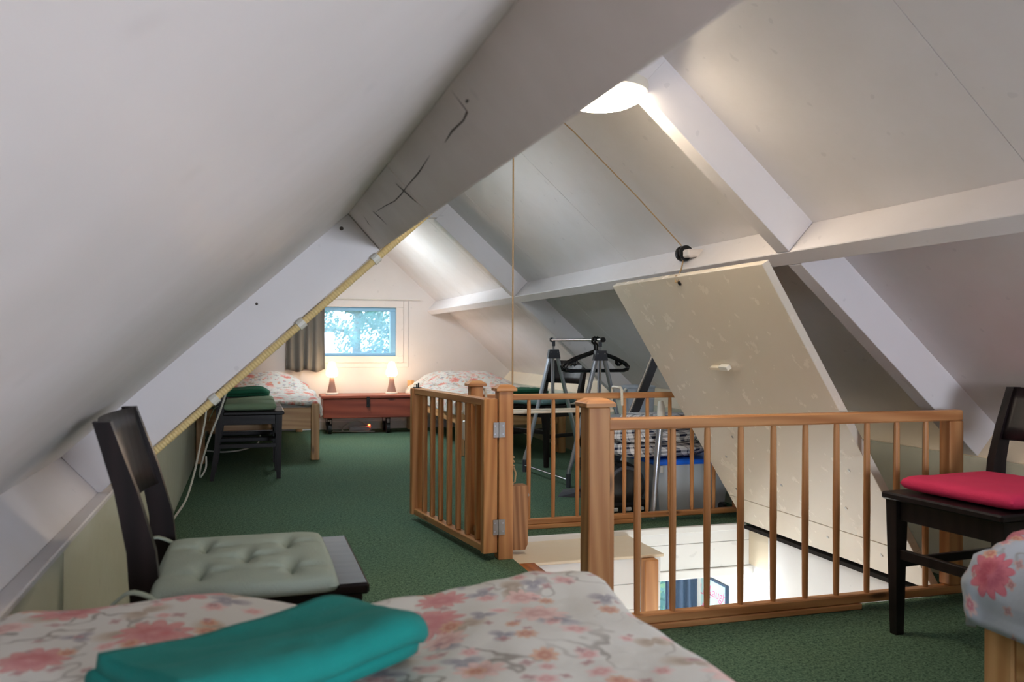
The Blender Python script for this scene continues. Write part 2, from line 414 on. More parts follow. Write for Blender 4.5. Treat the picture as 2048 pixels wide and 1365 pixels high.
ceiling = struct('ceiling', 'white painted boards of the steep attic roof with rafters and purlins', 'ceiling')
def slope_block(name, side, d0, d1, h0, h1, ya, yb, mat, parent=ceiling, bev=0.0, skew=0.0):
    c = [sl(side, d0, h0), sl(side, d1, h0), sl(side, d1, h1), sl(side, d0, h1)]
    g = G()
    lo = [(c[i][0], ya, c[i][1]) for i in range(4)]
    hi = [(c[i][0], yb + (skew if i in (2, 3) else 0), c[i][1]) for i in range(4)]
    g.hexa(lo, hi)
    if bev: bmesh.ops.bevel(g.bm, geom=list(g.bm.edges), offset=bev, segments=1, affect='EDGES')
    return g.build(name, mat, parent)
# roof boards (panels) between the joints
SKY = ((3.95, 4.77, 0.30, 0.78), (7.19, 8.01, 0.30, 0.78))    # roof windows in the left slope
DR = -T * TA                      # ridge in the board plane
for side in (-1, 1):
    ys = [-1.70, 0.495, 1.715, 2.95, 4.17, 5.39, 6.61, 7.83, 9.15] if side > 0 else [-1.70, 3.05, 3.95, 4.77, 5.46, 7.19, 8.01, 9.15]
    for a, b in zip(ys, ys[1:]):
        e = 0.0012
        hole = [q for q in SKY if side < 0 and q[0] == a]
        spans = ((DR, hole[0][2]), (hole[0][3], DK + 0.45)) if hole else ((DR, DK + 0.45),)
        for d0, d1 in spans: slope_block('panel', side, d0, d1, T, T + 0.03, a + e, b - e, 'white')
    if side > 0:
        slope_block('roof_deck', side, DR - 0.03, DK + 0.60, T + 0.031, T + 0.09, -1.75, 9.25, 'white')
    else:
        for ya, yb in ((-1.75, 3.95), (4.77, 7.19), (8.01, 9.25)): slope_block('roof_deck', side, DR - 0.03, DK + 0.60, T + 0.031, T + 0.09, ya, yb, 'white')
        for ya, yb, d0, d1 in SKY:
            slope_block('roof_deck', side, DR - 0.03, d0, T + 0.031, T + 0.09, ya, yb, 'white'); slope_block('roof_deck', side, d1, DK + 0.60, T + 0.031, T + 0.09, ya, yb, 'white')
for nm_, lb_, (ya_, yb_, d0_, d1_) in (('window_4', 'roof window in the left slope of the far bay', SKY[1]), ('window_5', 'roof window in the left slope of the middle bay', SKY[0])):
    rwin = struct(nm_, lb_, 'window')
    for d0, d1, ya, yb in ((d0_, d0_ + 0.03, ya_, yb_), (d1_ - 0.03, d1_, ya_, yb_), (d0_ + 0.03, d1_ - 0.03, ya_, ya_ + 0.03), (d0_ + 0.03, d1_ - 0.03, yb_ - 0.03, yb_)):
        slope_block('frame_rail', -1, d0, d1, T - 0.004, T + 0.10, ya, yb, 'white_beam', rwin)
    slope_block('pane', -1, d0_ + 0.03, d1_ - 0.03, T + 0.07, T + 0.076, ya_ + 0.03, yb_ - 0.03, 'glass', rwin)
# rafters, in two lengths each side, with a triangular plate at the apex
for yf in (Y1 - 3.25, Y1, Y2):
    for side in (-1, 1):
        m = 'white_beam'
        slope_block('rafter', side, 0.155, DPU - 0.001, 0.0, T + 0.002, yf, yf + RT, m, bev=0.002)
        slope_block('rafter', side, DP + 0.001, DK + 0.012, 0.0, T + 0.002, yf, yf + RT, m, bev=0.002)
        slope_block('eave_plate', side, DK + 0.013, DK + 0.075, 0.001, T + 0.002, yf + 0.0, yf + RT, m) if False else None
    zg = 1.742
    xr = (ZR + T / CA - zg) / TA
    G().prism([(-xr, zg), (xr, zg), (0, ZR + T / CA)], (0, RT - 0.002, 0), (0, yf + 0.001, 0)).build('gusset', 'white_beam', ceiling)
# purlins
slope_block('purlin', 1, DPU, DP, 0.0, T + 0.002, -1.62, 9.0, 'white_beam', bev=0.003)
slope_block('purlin', -1, DPU, DP, 0.0, T + 0.002, 1.872, 9.0, 'white_old', bev=0.003)
pl_ = slope_block('purlin', -1, DPU, DP, 0.0, T + 0.002, -1.62, 1.868, 'white_old', bev=0.003)
# cracks and a knot in the old left purlin
def crack(pts, w):
    g = G(); n = len(pts); L_ = []; R_ = []
    for i, (y, h) in enumerate(pts):
        y2, h2 = pts[min(i + 1, n - 1)]; y0, h0 = pts[max(i - 1, 0)]
        dy, dh = y2 - y0, h2 - h0; q = math.hypot(dy, dh) or 1; ww = w * (0.25 if i in (0, n - 1) else 1.0) * random.uniform(0.7, 1.3)
        for lst, sg in ((L_, 1), (R_, -1)):
            yy, hh = y - sg * dh / q * ww, h + sg * dy / q * ww
            x, z = sl(-1, DP + 0.0008, hh); lst.append(g.bm.verts.new((x, yy, z)))
    for i in range(n - 1): g.bm.faces.new((L_[i], L_[i + 1], R_[i + 1], R_[i]))
    return g.build('crack', 'crack', ceiling)
for pts, w in (([(1.266, 0.134), (1.269, 0.112), (1.272, 0.096), (1.308, 0.091), (1.384, 0.092), (1.454, 0.087)], 0.0016), ([(1.571, 0.090), (1.708, 0.082), (1.85, 0.079), (1.94, 0.075), (2.035, 0.074), (2.156, 0.082), (2.289, 0.087)], 0.0013),
               ([(2.316, 0.095), (2.310, 0.085), (2.297, 0.07), (2.287, 0.043)], 0.0035), ([(2.454, 0.103), (2.477, 0.079), (2.471, 0.064)], 0.0025), ([(1.235, 0.106), (1.243, 0.107), (1.251, 0.106)], 0.003), ([(1.915, 0.10), (1.905, 0.079), (1.890, 0.055), (1.883, 0.04)], 0.004)):
    crack(pts, w)
for nx_, nz_, nr_ in ((-0.842, 1.231, 0.006), (-1.081, 1.005, 0.004)):
    G().tube([(nx_, Y1 + 0.002, nz_), (nx_, Y1 - 0.001, nz_)], nr_, 10).build('nail_hole', 'crack', ceiling)
# low plates at the foot of the slope
for side in (-1, 1):
    slope_block('eave_plate', side, DK + 0.012, DK + 0.09, 0.0, T + 0.002, -1.62, 9.0, 'white_beam' if side < 0 else 'cream', bev=0.002)

# ------------------------------------------------------------------ floor with the stairwell
WX0, WX1, WY0, WY1 = -0.052, 1.262, 2.545, 3.825
floor = struct('floor', 'dark green carpet over the attic floor around the stairwell', 'floor')
YS = 3.905
for nm, lo, hi in (('carpet_piece', (-2.3, -1.8, -0.012), (WX0, YS - 0.0015, 0.0)), ('carpet_piece', (WX0, -1.8, -0.012), (2.3, WY0, 0.0)),
                   ('carpet_piece', (1.286, WY0, -0.012), (2.3, YS - 0.0015, 0)), ('carpet_piece', (WX0, WY1 + 0.012, -0.012), (WX1, YS - 0.0015, 0)),
                   ('carpet_piece', (-2.3, YS + 0.0015, -0.012), (2.3, 9.3, 0.0))):
    bx(nm, lo, hi, 'carpet', floor)
for lo, hi in (((-2.3, -1.8, -0.2), (WX0, 9.3, -0.0125)), ((WX1 + 0.02, -1.8, -0.2), (2.3, 9.3, -0.0125)), ((WX0, -1.8, -0.2), (WX1 + 0.02, WY0, -0.0125)), ((WX0, WY1 + 0.02, -0.2), (WX1 + 0.02, 9.3, -0.0125))):
    bx('subfloor', lo, hi, 'cream', floor)

# knee walls
wl = struct('wall_left', 'pale green cream low knee wall under the left roof slope', 'wall')
for a, b in ((-1.62, 2.006), (2.010, 4.44), (4.444, 6.88), (6.884, 9.0)):
    bx('board', (-XK - 0.02, a, 0.0), (-XK + 0.014, b, 0.468), 'knee', wl)
bx('trim_strip', (-XK - 0.012, -1.62, 0.4685), (-XK + 0.024, 9.0, 0.484), 'white_beam', wl, 0.003)
wr = struct('wall_right', 'pale low knee wall under the right roof slope behind the railing', 'wall')
for a, b in ((-1.62, 1.6), (1.604, 4.04), (4.044, 6.48), (6.484, 9.0)):
    bx('board', (XK - 0.014, a, 0.0), (XK + 0.02, b, 0.476), 'knee', wr)

# far gable wall with its window
wf = struct('wall_far', 'pinkish white gable wall with a small window above the red chest', 'wall')
gx0, gx1, gz0, gz1 = -0.41, 0.36, 0.745, 1.245
for poly in ([(-2.0, -0.01), (gx0, -0.01), (gx0, 2.2), (-2.0, 2.2)], [(gx1, -0.01), (2.0, -0.01), (2.0, 2.2), (gx1, 2.2)],
             [(gx0, -0.01), (gx1, -0.01), (gx1, gz0), (gx0, gz0)], [(gx0, gz1), (gx1, gz1), (gx1, 2.2), (gx0, 2.2)]):
    G().prism(poly, (0, 0.16, 0), (0, 9.0, 0)).build('plaster', 'gable', wf)
bb = bx('baseboard_far', (-XK, 8.982, 0.0), (XK, 9.0, 0.085), 'gable', None, 0.004); tag(bb, 'white skirting board along the foot of the far gable wall', 'baseboard', kind='structure')
win = struct('window_1', 'small light blue framed window in the far gable showing trees', 'window')
f = G()
w0, w1, h0, h1 = gx0, gx1, gz0, gz1
bx('frame_rail', (w0, 9.03, h1 - 0.04), (w1, 9.11, h1), 'blueframe', win, 0.004)
bx('frame_rail', (w0, 9.03, h0), (w1, 9.11, h0 + 0.03), 'blueframe', win, 0.004)
bx('frame_stile', (w0, 9.03, h0 + 0.03), (w0 + 0.038, 9.11, h1 - 0.04), 'blueframe', win, 0.004)
bx('frame_stile', (w1 - 0.055, 9.03, h0 + 0.03), (w1, 9.11, h1 - 0.04), 'blueframe', win, 0.004)
bx('pane', (w0 + 0.038, 9.064, h0 + 0.03), (w1 - 0.055, 9.070, h1 - 0.04), 'glass', win)
for lo, hi in (((w0 - 0.075, 8.985, h1), (w1 + 0.075, 9.0, h1 + 0.07)), ((w0 - 0.075, 8.985, h0 - 0.07), (w1 + 0.075, 9.0, h0)), ((w0 - 0.075, 8.985, h0), (w0, 9.0, h1)), ((w1, 8.985, h0), (w1 + 0.075, 9.0, h1))):
    bx('casing', lo, hi, 'gable', win, 0.003)
for lo, hi in (((w0 - 0.125, 8.992, h1 + 0.07), (w1 + 0.125, 9.0, h1 + 0.085)), ((w0 - 0.125, 8.992, h0 - 0.115), (w1 + 0.125, 9.0, h0 - 0.07)), ((w1 + 0.075, 8.992, h0 - 0.07), (w1 + 0.125, 9.0, h1 + 0.07)), ((w0 - 0.125, 8.992, h0 - 0.07), (w0 - 0.075, 9.0, h1 + 0.07))):
    bx('outer_casing', lo, hi, 'gable', win, 0.002)

# near gable wall (behind the camera) with its window
wn = struct('wall_near', 'white gable wall behind the beds with a window', 'wall')
nx0, nx1, nz0, nz1 = -0.22, 0.77, 0.53, 1.12
for poly in ([(-2.0, -0.01), (nx0, -0.01), (nx0, 2.2), (-2.0, 2.2)], [(nx1, -0.01), (2.0, -0.01), (2.0, 2.2), (nx1, 2.2)],
             [(nx0, -0.01), (nx1, -0.01), (nx1, nz0), (nx0, nz0)], [(nx0, nz1), (nx1, nz1), (nx1, 2.2), (nx0, 2.2)]):
    G().prism(poly, (0, 0.12, 0), (0, -1.74, 0)).build('plaster', 'gable', wn)
wi2 = struct('window_2', 'light blue framed window in the near gable', 'window')
for lo, hi in (((nx0, -1.71, nz0), (nx1, -1.65, nz0 + 0.04)), ((nx0, -1.71, nz1 - 0.04), (nx1, -1.65, nz1)), ((nx0, -1.71, nz0 + 0.04), (nx0 + 0.04, -1.65, nz1 - 0.04)), ((nx1 - 0.04, -1.71, nz0 + 0.04), (nx1, -1.65, nz1 - 0.04))):
    bx('frame_rail', lo, hi, 'blueframe', wi2, 0.004)
bx('pane', (nx0 + 0.04, -1.683, nz0 + 0.04), (nx1 - 0.04, -1.677, nz1 - 0.04), 'glass', wi2)

# ------------------------------------------------------------------ stairwell lining and the storey below
ws = struct('wall_stairwell', 'white board lining of the stairwell under the carpeted floor', 'wall')
bx('edge_strip', (WX0, WY1 - 0.012, -0.026), (WX1, WY1 + 0.012, 0.004), 'lower_white', ws, 0.003)
bx('plank', (WX0, WY1, -0.080), (WX1 + 0.04, WY1 + 0.018, -0.027), 'lower_white', ws, 0.0015)
bx('plank', (WX0, WY1, -0.205), (WX1 + 0.04, WY1 + 0.018, -0.082), 'lower_white', ws, 0.0015)
bx('header_board', (WX0, WY1 - 0.012, -0.250), (WX1 + 0.04, WY1 + 0.03, -0.207), 'lower_white', ws, 0.003)
bx('side_board', (WX1 + 0.0, WY0, -2.5), (WX1 + 0.03, 3.60, -0.016), 'lower_white', ws)
bx('side_board', (WX1 + 0.035, 3.60, -2.5), (WX1 + 0.055, WY1, -0.016), 'lower_white', ws)
bx('corner_trim', (WX1 + 0.004, 3.60, -2.5), (WX1 + 0.034, 3.635, -0.03), 'lower_white', ws, 0.003)
bx('side_board', (WX0 - 0.02, WY0, -2.5), (WX0, 3.44, -0.2), 'lower_white', ws)
bx('side_board', (WX0, WY0 - 0.02, -0.36), (WX1, WY0, -0.2), 'lower_white', ws)
# boxed-in cupboard head inside the well: cream lid, white planks, pine corner post
cb = thing('stair_cupboard', 'boxed cupboard in the stairwell with beige lid and white plank front', 'cupboard', (0.28, 3.45, -2.5))
def inb(g_): return g_
bx('lid', (WX0 - 0.28, -0.008, 2.470), (0.625 - 0.28, 0.365, 2.482), 'cream', cb, 0.002)
zz = 2.469
for i in range(9):
    bx('plank', (WX0 - 0.28, 0.0, zz - 0.108), (0.612 - 0.28, 0.018, zz), 'lower_white', cb, 0.002)
    zz -= 0.110
bx('end_panel', (0.595 - 0.28, 0.018, 1.2), (0.612 - 0.28, 0.365, 2.469), 'lower_white', cb)
bx('corner_post', (0.518 - 0.28, -0.045, 2.10), (0.582 - 0.28, -0.001, 2.468), 'pine_z', cb, 0.004)
# stairs
st = struct('trim_1', 'orange varnished wooden stair going down from the carpet edge', 'stairs')
bx('tread', (WX0 + 0.001, WY0 + 0.02, -0.045), (0.035, 3.442, -0.014), 'orange_wood', st, 0.005)
for i in range(1, 7):
    bx('tread', (0.035 + 0.19 * (i - 1) - 0.03, WY0 + 0.02, -0.045 - 0.24 * i), (0.035 + 0.19 * i, 3.442, -0.012 - 0.24 * i), 'orange_wood', st, 0.005)
# lower storey shell
lw = struct('wall_lower', 'white walls of the room below seen through the stairwell', 'wall')
bx('side', (2.02, 3.85, -2.5), (2.08, 5.75, -0.2), 'lower_white', lw)
bx('side', (-2.2, 0.6, -2.5), (-2.1, 5.75, -0.2), 'lower_white', lw)
bx('front', (-2.1, 0.6, -2.5), (-0.4, 0.66, -0.2), 'lower_white', lw); bx('front', (1.6, 0.6, -2.5), (2.08, 0.66, -0.2), 'lower_white', lw)
bx('front', (-0.4, 0.6, -0.5), (1.6, 0.66, -0.2), 'lower_white', lw); bx('front', (-0.4, 0.6, -2.5), (1.6, 0.66, -1.9), 'lower_white', lw)
bx('side', (2.02, 0.6, -2.5), (2.08, 3.85, -0.2), 'lower_white', lw)
bx('back', (-2.2, 5.60, -2.5), (1.10, 5.66, -0.2), 'lower_white', lw); bx('back', (1.98, 5.60, -2.5), (2.08, 5.66, -0.2), 'lower_white', lw)
bx('back', (1.10, 5.60, -0.62), (1.98, 5.66, -0.2), 'lower_white', lw); bx('back', (1.10, 5.60, -2.5), (1.98, 5.66, -1.75), 'lower_white', lw)
bx('floor_board', (-2.2, 0.6, -2.56), (2.1, 5.75, -2.5), 'lower_white', lw)
wi3 = struct('window_3', 'window of the room below with greenery outside', 'window')
for lo, hi in (((1.10, 5.61, -0.68), (1.98, 5.65, -0.62)), ((1.10, 5.61, -1.75), (1.98, 5.65, -1.69)), ((1.10, 5.61, -1.69), (1.16, 5.65, -0.68)), ((1.92, 5.61, -1.69), (1.98, 5.65, -0.68))):
    bx('frame_rail', lo, hi, 'lower_white', wi3, 0.004)
bx('pane', (1.16, 5.627, -1.69), (1.92, 5.633, -0.68), 'glass', wi3)
dr = struct('door_1', 'white door casing at the foot of the stairwell wall', 'door frame')
bx('casing', (1.985, 5.11, -2.5), (2.019, 5.18, -0.25), 'lower_white', dr, 0.004)
bx('casing', (1.985, 4.30, -2.5), (2.019, 4.37, -0.25), 'lower_white', dr, 0.004)
bx('leaf', (2.0, 4.37, -2.5), (2.016, 5.11, -0.25), 'lower_white', dr)

# ------------------------------------------------------------------ railings, gate, posts
def post_cap(g, cx, cy, z, w):
    a = w / 2
    g.box((cx - a, cy - a, z), (cx + a, cy + a, z + 0.014), None, 0.002)
    b = a * 0.55
    g.hexa([(cx - a + .003, cy - a + .003, z + 0.014), (cx + a - .003, cy - a + .003, z + 0.014), (cx + a - .003, cy + a - .003, z + 0.014), (cx - a + .003, cy + a - .003, z + 0.014)],
           [(cx - b, cy - b, z + 0.026), (cx + b, cy - b, z + 0.026), (cx + b, cy + b, z + 0.026), (cx - b, cy + b, z + 0.026)])
def baluster_mesh(h, r=0.0105):
    g = G(); g.tube([(0, 0, 0), (0, 0, h * 0.03), (0, 0, h * 0.5), (0, 0, h * 0.97), (0, 0, h)], [r * 0.85, r * 0.95, r * 1.12, r * 0.95, r * 0.85], 10)
    return g
def place(o, loc, parent):
    c = o.copy(); COL.objects.link(c); c.parent = parent; c.location = loc; return c

YR = 2.506
rail = thing('stair_railing', 'pine stair railing along the near side of the stairwell, in front of the hatch', 'railing', (0.6, YR, 0))
ox = 0.6
nw = bx('newel_post', (-0.115 - ox, -0.036, 0), (-0.045 - ox, 0.036, 0.700), 'pine_z', rail, 0.003)
g = G(); post_cap(g, -0.080 - ox, 0, 0.7005, 0.098); c = g.build('post_cap', 'pine_x', nw)
bx('top_rail', (-0.0445 - ox, -0.021, 0.627), (1.303 - ox, 0.021, 0.664), 'pine_x', rail, 0.005)
bx('bottom_rail', (-0.0445 - ox, -0.019, 0.020), (1.303 - ox, 0.019, 0.050), 'pine_x', rail, 0.004)
bx('base_plank', (0.05 - ox, -0.022, 0.0), (0.882 - ox, 0.018, 0.0195), 'pine_x', rail, 0.003)
bx('stile', (-0.0445 - ox, -0.018, 0.0505), (-0.024 - ox, 0.018, 0.6265), 'pine_z', rail, 0.002)
bx('end_post', (1.243 - ox, -0.021, 0.0505), (1.303 - ox, 0.030, 0.6265), 'pine_z', rail, 0.003)
b0 = None
for i in range(10):
    x = 0.062 + i * 0.1218 - ox
    if b0 is None:
        b0 = baluster_mesh(0.578).build('baluster', 'pine_z', rail); b0.location = (x, 0, 0.049)
    else: place(b0, (x, 0, 0.049), rail)

YB = 4.0
rail2 = thing('stair_railing', 'pine stair railing along the far side of the stairwell, in front of the clothes rack', 'railing', (0.6, YB, 0))
nw = bx('newel_post', (-0.115 - ox, -0.062, 0), (-0.055 - ox, -0.002, 0.690), 'pine_z', rail2, 0.003)
g = G(); post_cap(g, -0.085 - ox, -0.032, 0.6905, 0.086); g.build('post_cap', 'pine_x', nw)
bx('top_rail', (-0.0545 - ox, -0.019, 0.620), (1.36 - ox, 0.019, 0.648), 'pine_x', rail2, 0.004)
bx('bottom_rail', (-0.0545 - ox, -0.017, 0.022), (1.36 - ox, 0.017, 0.048), 'pine_x', rail2, 0.004)
bx('base_plank', (0.06 - ox, -0.020, 0.0), (0.772 - ox, 0.016, 0.0215), 'pine_x', rail2, 0.003)
b1 = None
for i in range(10):
    x = 0.063 + i * 0.1245 - ox
    if b1 is None:
        b1 = baluster_mesh(0.574, 0.0098).build('baluster', 'pine_z', rail2); b1.location = (x, 0, 0.047)
    else: place(b1, (x, 0, 0.047), rail2)
bx('end_post', (1.30 - ox, -0.017, 0.0485), (1.345 - ox, 0.017, 0.6195), 'pine_z', rail2, 0.003)
# short side railing between the far post and the gate post
srail = thing('side_railing', 'short pine side railing between the gate post and the far post', 'railing', (-0.085, 3.7, 0))
bx('top_rail', (-0.018, -0.178, 0.600), (0.018, 0.236, 0.632), 'pine_y', srail, 0.003)
bx('bottom_rail', (-0.016, -0.178, 0.020), (0.016, 0.236, 0.048), 'pine_y', srail, 0.003)
s0 = None
for i in range(3):
    if s0 is None:
        s0 = bx('baluster', (-0.012, -0.014, 0.0485), (0.012, 0.014, 0.5995), 'pine_z', srail, 0.002); s0.location = (0, -0.13, 0)
    else: place(s0, (0, -0.13 + i * 0.145, 0), srail)

gp = thing('gate_post', 'pine gate post with a flat cap and metal hinges at the stairwell corner', 'post', (-0.085, 3.49, 0))
bx('post', (-0.031, -0.031, 0), (0.031, 0.031, 0.694), 'pine_z', gp, 0.003)
g = G(); post_cap(g, 0, 0, 0.6945, 0.088); g.build('post_cap', 'pine_x', gp)

# open gate, hinged on that post
gang = math.atan2(4.405 - 3.46, -0.262 + 0.118)
gate = thing('stair_gate', 'open pine stair gate swung back beside the stairwell, seen edge-on', 'gate', (-0.122, 3.462, 0), gang)
GL = 0.93
bx('hinge_stile', (0.0, -0.002, 0.030), (0.034, 0.060, 0.664), 'pine_z', gate, 0.003)
bx('latch_stile', (GL - 0.034, -0.002, 0.030), (GL, 0.060, 0.664), 'pine_z', gate, 0.003)
bx('top_rail', (0.0345, 0.008, 0.634), (GL - 0.0345, 0.050, 0.664), 'pine_x', gate, 0.003)
bx('bottom_rail', (0.0345, 0.008, 0.030), (GL - 0.0345, 0.050, 0.060), 'pine_x', gate, 0.003)
s1 = None
for i in range(7):
    x = 0.135 + i * 0.110
    if s1 is None:
        s1 = bx('baluster', (-0.011, 0.018, 0.0605), (0.011, 0.040, 0.6335), 'pine_z', gate, 0.003); s1.location = (x, 0, 0)
    else: place(s1, (x, 0, 0), gate)
lh = G().box((GL - 0.05, 0.015, 0.6642), (GL + 0.0, 0.045, 0.668)).tube([(GL - 0.042, 0.03, 0.668), (GL - 0.042, 0.03, 0.690)], 0.004, 8).tube([(GL - 0.016, 0.03, 0.668), (GL - 0.016, 0.03, 0.682)], 0.004, 8).build('latch', 'blackmatte', gate)
for z in (0.105, 0.505):
    hg = G().box((-0.140, 3.4555, z), (-0.1165, 3.4583, z + 0.062)).box((-0.1145, 3.4555, z), (-0.090, 3.4583, z + 0.062)).tube([(-0.1155, 3.4565, z - 0.001), (-0.1155, 3.4565, z + 0.063)], 0.0035, 10)
    o = hg.build('hinge', 'zinc', gp)
    o.location = (0.085, -3.49, 0)
    sc = G()
    for (dx, dz) in ((-0.133, 0.014), (-0.133, 0.048), (-0.099, 0.014), (-0.099, 0.048)):
        sc.tube([(dx, 3.4560, z + dz), (dx, 3.4546, z + dz)], 0.0035, 8)
    tag(sc.build('screws', 'steel', o), kind='stuff')

sw = thing('cable_switch_box', 'ivory cable switch box screwed to the far pine post', 'switch', (-0.128, 3.965, 0))
bx('box', (-0.016, -0.022, 0.44), (0.0125, 0.022, 0.53), 'whiteplastic', sw, 0.004)
bx('box', (-0.016, -0.018, 0.57), (0.0125, 0.018, 0.625), 'whiteplastic', sw, 0.004)
G().tube([(0.003, 0, 0.571), (0.003, 0.0, 0.529)], 0.003, 8).tube([(0.003, 0, 0.441), (0.004, 0.002, 0.2), (0.005, 0, 0.002)], 0.003, 8).build('cable', 'whiteplastic', sw)

# ------------------------------------------------------------------ hatch (trapdoor) held open by a rope
HX, HZ = 1.240, 0.012
hl = math.hypot(1.24 - 0.533, 1.149)
hatch = thing('trapdoor_hatch', 'large grey cream painted trapdoor panel tilted open over the stairwell', 'hatch', (HX, 3.18, HZ))
ta = math.atan2(1.149, 0.533 - 1.24)      # direction of the panel in x-z
hm = Matrix.Rotation(-ta, 4, 'Y')
def hb(name, lo, hi, mat, bev=0.0, parent=hatch): 
    return bx(name, lo, hi, mat, parent, bev, hm)
# panel local: x along the slope from hinge to top, y along the room, z = outward (towards the ridge side is +?)
hb('panel', (0.165, -0.628, -0.030), (hl, 0.620, 0.0), 'hatch', 0.002)
hb('hinge_board', (0.002, -0.628, -0.030), (0.1635, 0.620, 0.0), 'hatch', 0.002)
hb('edge_batten', (0.20, -0.50, -0.055), (hl - 0.10, -0.44, -0.0305), 'white_beam', 0.002)
hb('edge_batten', (0.20, 0.44, -0.055), (hl - 0.10, 0.50, -0.0305), 'white_beam', 0.002)
hb('top_batten', (hl - 0.07, -0.428, -0.050), (hl - 0.02, 0.43, -0.0305), 'hatch', 0.002)
hd = hb('handle_block', (0.918, -0.005, 0.0), (0.932, 0.075, 0.020), 'cream', 0.002)
tg = hb('toggle', (0.922, -0.075, 0.004), (0.942, -0.012, 0.026), 'whiteplastic', 0.002)
g = G()
for (x, y) in ((0.1, -0.42), (0.1, -0.1), (0.1, 0.3), (0.3, -0.35), (0.42, 0.42), (0.55, 0.25), (0.22, 0.5), (0.5, -0.5), (0.33, 0.05)):
    g.lathe([(0.007, 0.0), (0.0065, 0.002), (0.002, 0.003)], 10, hm @ Matrix.Translation((x, y, 0.0)))
tag(g.build('screw_heads', 'zinc', hatch), kind='stuff')
g = G().lathe([(0.010, 0.0), (0.010, 0.004), (0.006, 0.006), (0.006, 0.004)], 12, hm @ Matrix.Translation((hl - 0.03, -0.02, 0.0))); g.build('ring_hole', 'blackmatte', hatch)
bx('hinge_gap', (0.0, -0.628, -0.030), (0.044, 0.62, -0.014), 'gap_shade', hatch)  # dark strip in place of the shade inside the hinge gap

# pulley on the right purlin and the rope
px, pz = 0.752, 1.275
pu = thing('pulley', 'black rope pulley on a wooden bracket at the right purlin', 'pulley', (px, 3.43, pz))
g = G().lathe([(0.012, -0.022), (0.034, -0.020), (0.034, -0.014), (0.024, -0.010), (0.024, 0.010), (0.034, 0.014), (0.034, 0.020), (0.012, 0.022)], 20, Matrix.Translation((-0.042, 0, 0.010)) @ Matrix.Rotation(R(90), 4, 'X'))
g.build('wheel', 'black', pu)
G().tube([(-0.042, -0.05, 0.010), (-0.042, 0.022, 0.010)], 0.007, 8).build('axle', 'zinc', pu)
bx('bracket', (-0.066, -0.085, -0.012), (0.02, -0.030, 0.022), 'white_old', pu, 0.006)
rp = thing('hatch_rope', 'thin natural rope from the trapdoor over the pulley and along the ceiling', 'rope', (px, 3.43, 0))
def rel(ps): return [(p[0] - px, p[1] - 3.43, p[2]) for p in ps]
G().tube(rel([(0.545, 3.17, 1.145), (0.58, 3.24, 1.165), (0.66, 3.36, 1.21), (0.700, 3.42, 1.252)]), 0.0035, 6).tube(rel([(0.695, 3.425, 1.318), (0.5, 3.455, 1.523), (0.22, 3.50, 1.798), (0.06, 3.52, 1.93)]), 0.0028, 6).build('line', 'rope', rp)
g = G()
for i in range(3):
    a0 = i * 2.1
    g.tube(rel([(0.545 + 0.008 * math.cos(a0 + t * 0.7), 3.17 + 0.016 * math.sin(a0 + t * 0.7), 1.150 + 0.004 * i + 0.012 * math.sin(t)) for t in range(8)]), 0.003, 6)
g.build('knot', 'rope', rp)
rw = thing('counterweight_rope', 'thin natural rope hanging straight down from the ridge to the wooden block', 'rope', (-0.010, 3.62, 0))
G().tube([(0.02, -0.1, 1.90), (0.0, 0.0, 1.84), (0.0, 0, 1.2), (0.0, 0, 0.40)], 0.0035, 6).build('line', 'rope', rw)
g = G(); g.tube([(0.008 * math.cos(t * 1.3), 0.008 * math.sin(t * 1.3), 0.40 - 0.004 * t) for t in range(12)], 0.0045, 6)
g.tube([(0.0, 0, 0.37), (0.016, 0, 0.33), (0.012, 0, 0.293), (-0.006, 0, 0.283), (-0.014, 0, 0.30), (-0.006, 0, 0.345), (0, 0, 0.372)], 0.004, 6)
g.build('knot', 'rope', rw)
wb = thing('counterweight_block', 'rough pine block hanging on a rope as counterweight beside the gate post', 'wooden block', (0.015, 3.62, 0.004))
G().prism([(-0.036, 0.0), (0.026, 0.0), (0.037, 0.022), (0.040, 0.272), (0.033, 0.276), (-0.036, 0.276)], (0, 0.06, 0), (0, -0.03, 0)).build('block', 'block', wb)
G().tube([(-0.022, 0.0, 0.276), (-0.022, 0, 0.285), (-0.026, 0, 0.291)], 0.003, 6).build('eye_screw', 'zinc', wb)
G().tube([(0.0415, -0.005, 0.230), (0.049, -0.005, 0.230)], [0.008, 0.006], 10).build('bolt_head', 'steel', wb)

# ------------------------------------------------------------------ ceiling lamp
cl = thing('ceiling_lamp', 'round glowing white ceiling lamp mounted at the roof ridge', 'lamp', (0.0, 2.655, 1.742))
G().lathe([(0.150, -0.0005), (0.152, -0.012), (0.148, -0.030), (0.140, -0.034)], 40).build('rim', 'whiteplastic', cl)
prof = [(0.1395, -0.0345)] + [(0.139 * math.cos(t), -0.0345 - 0.048 * math.sin(t)) for t in [i * PI / 2 / 4 for i in range(1, 5)]]
G().lathe(prof, 24).build('diffuser', 'dome', cl, angle=80)

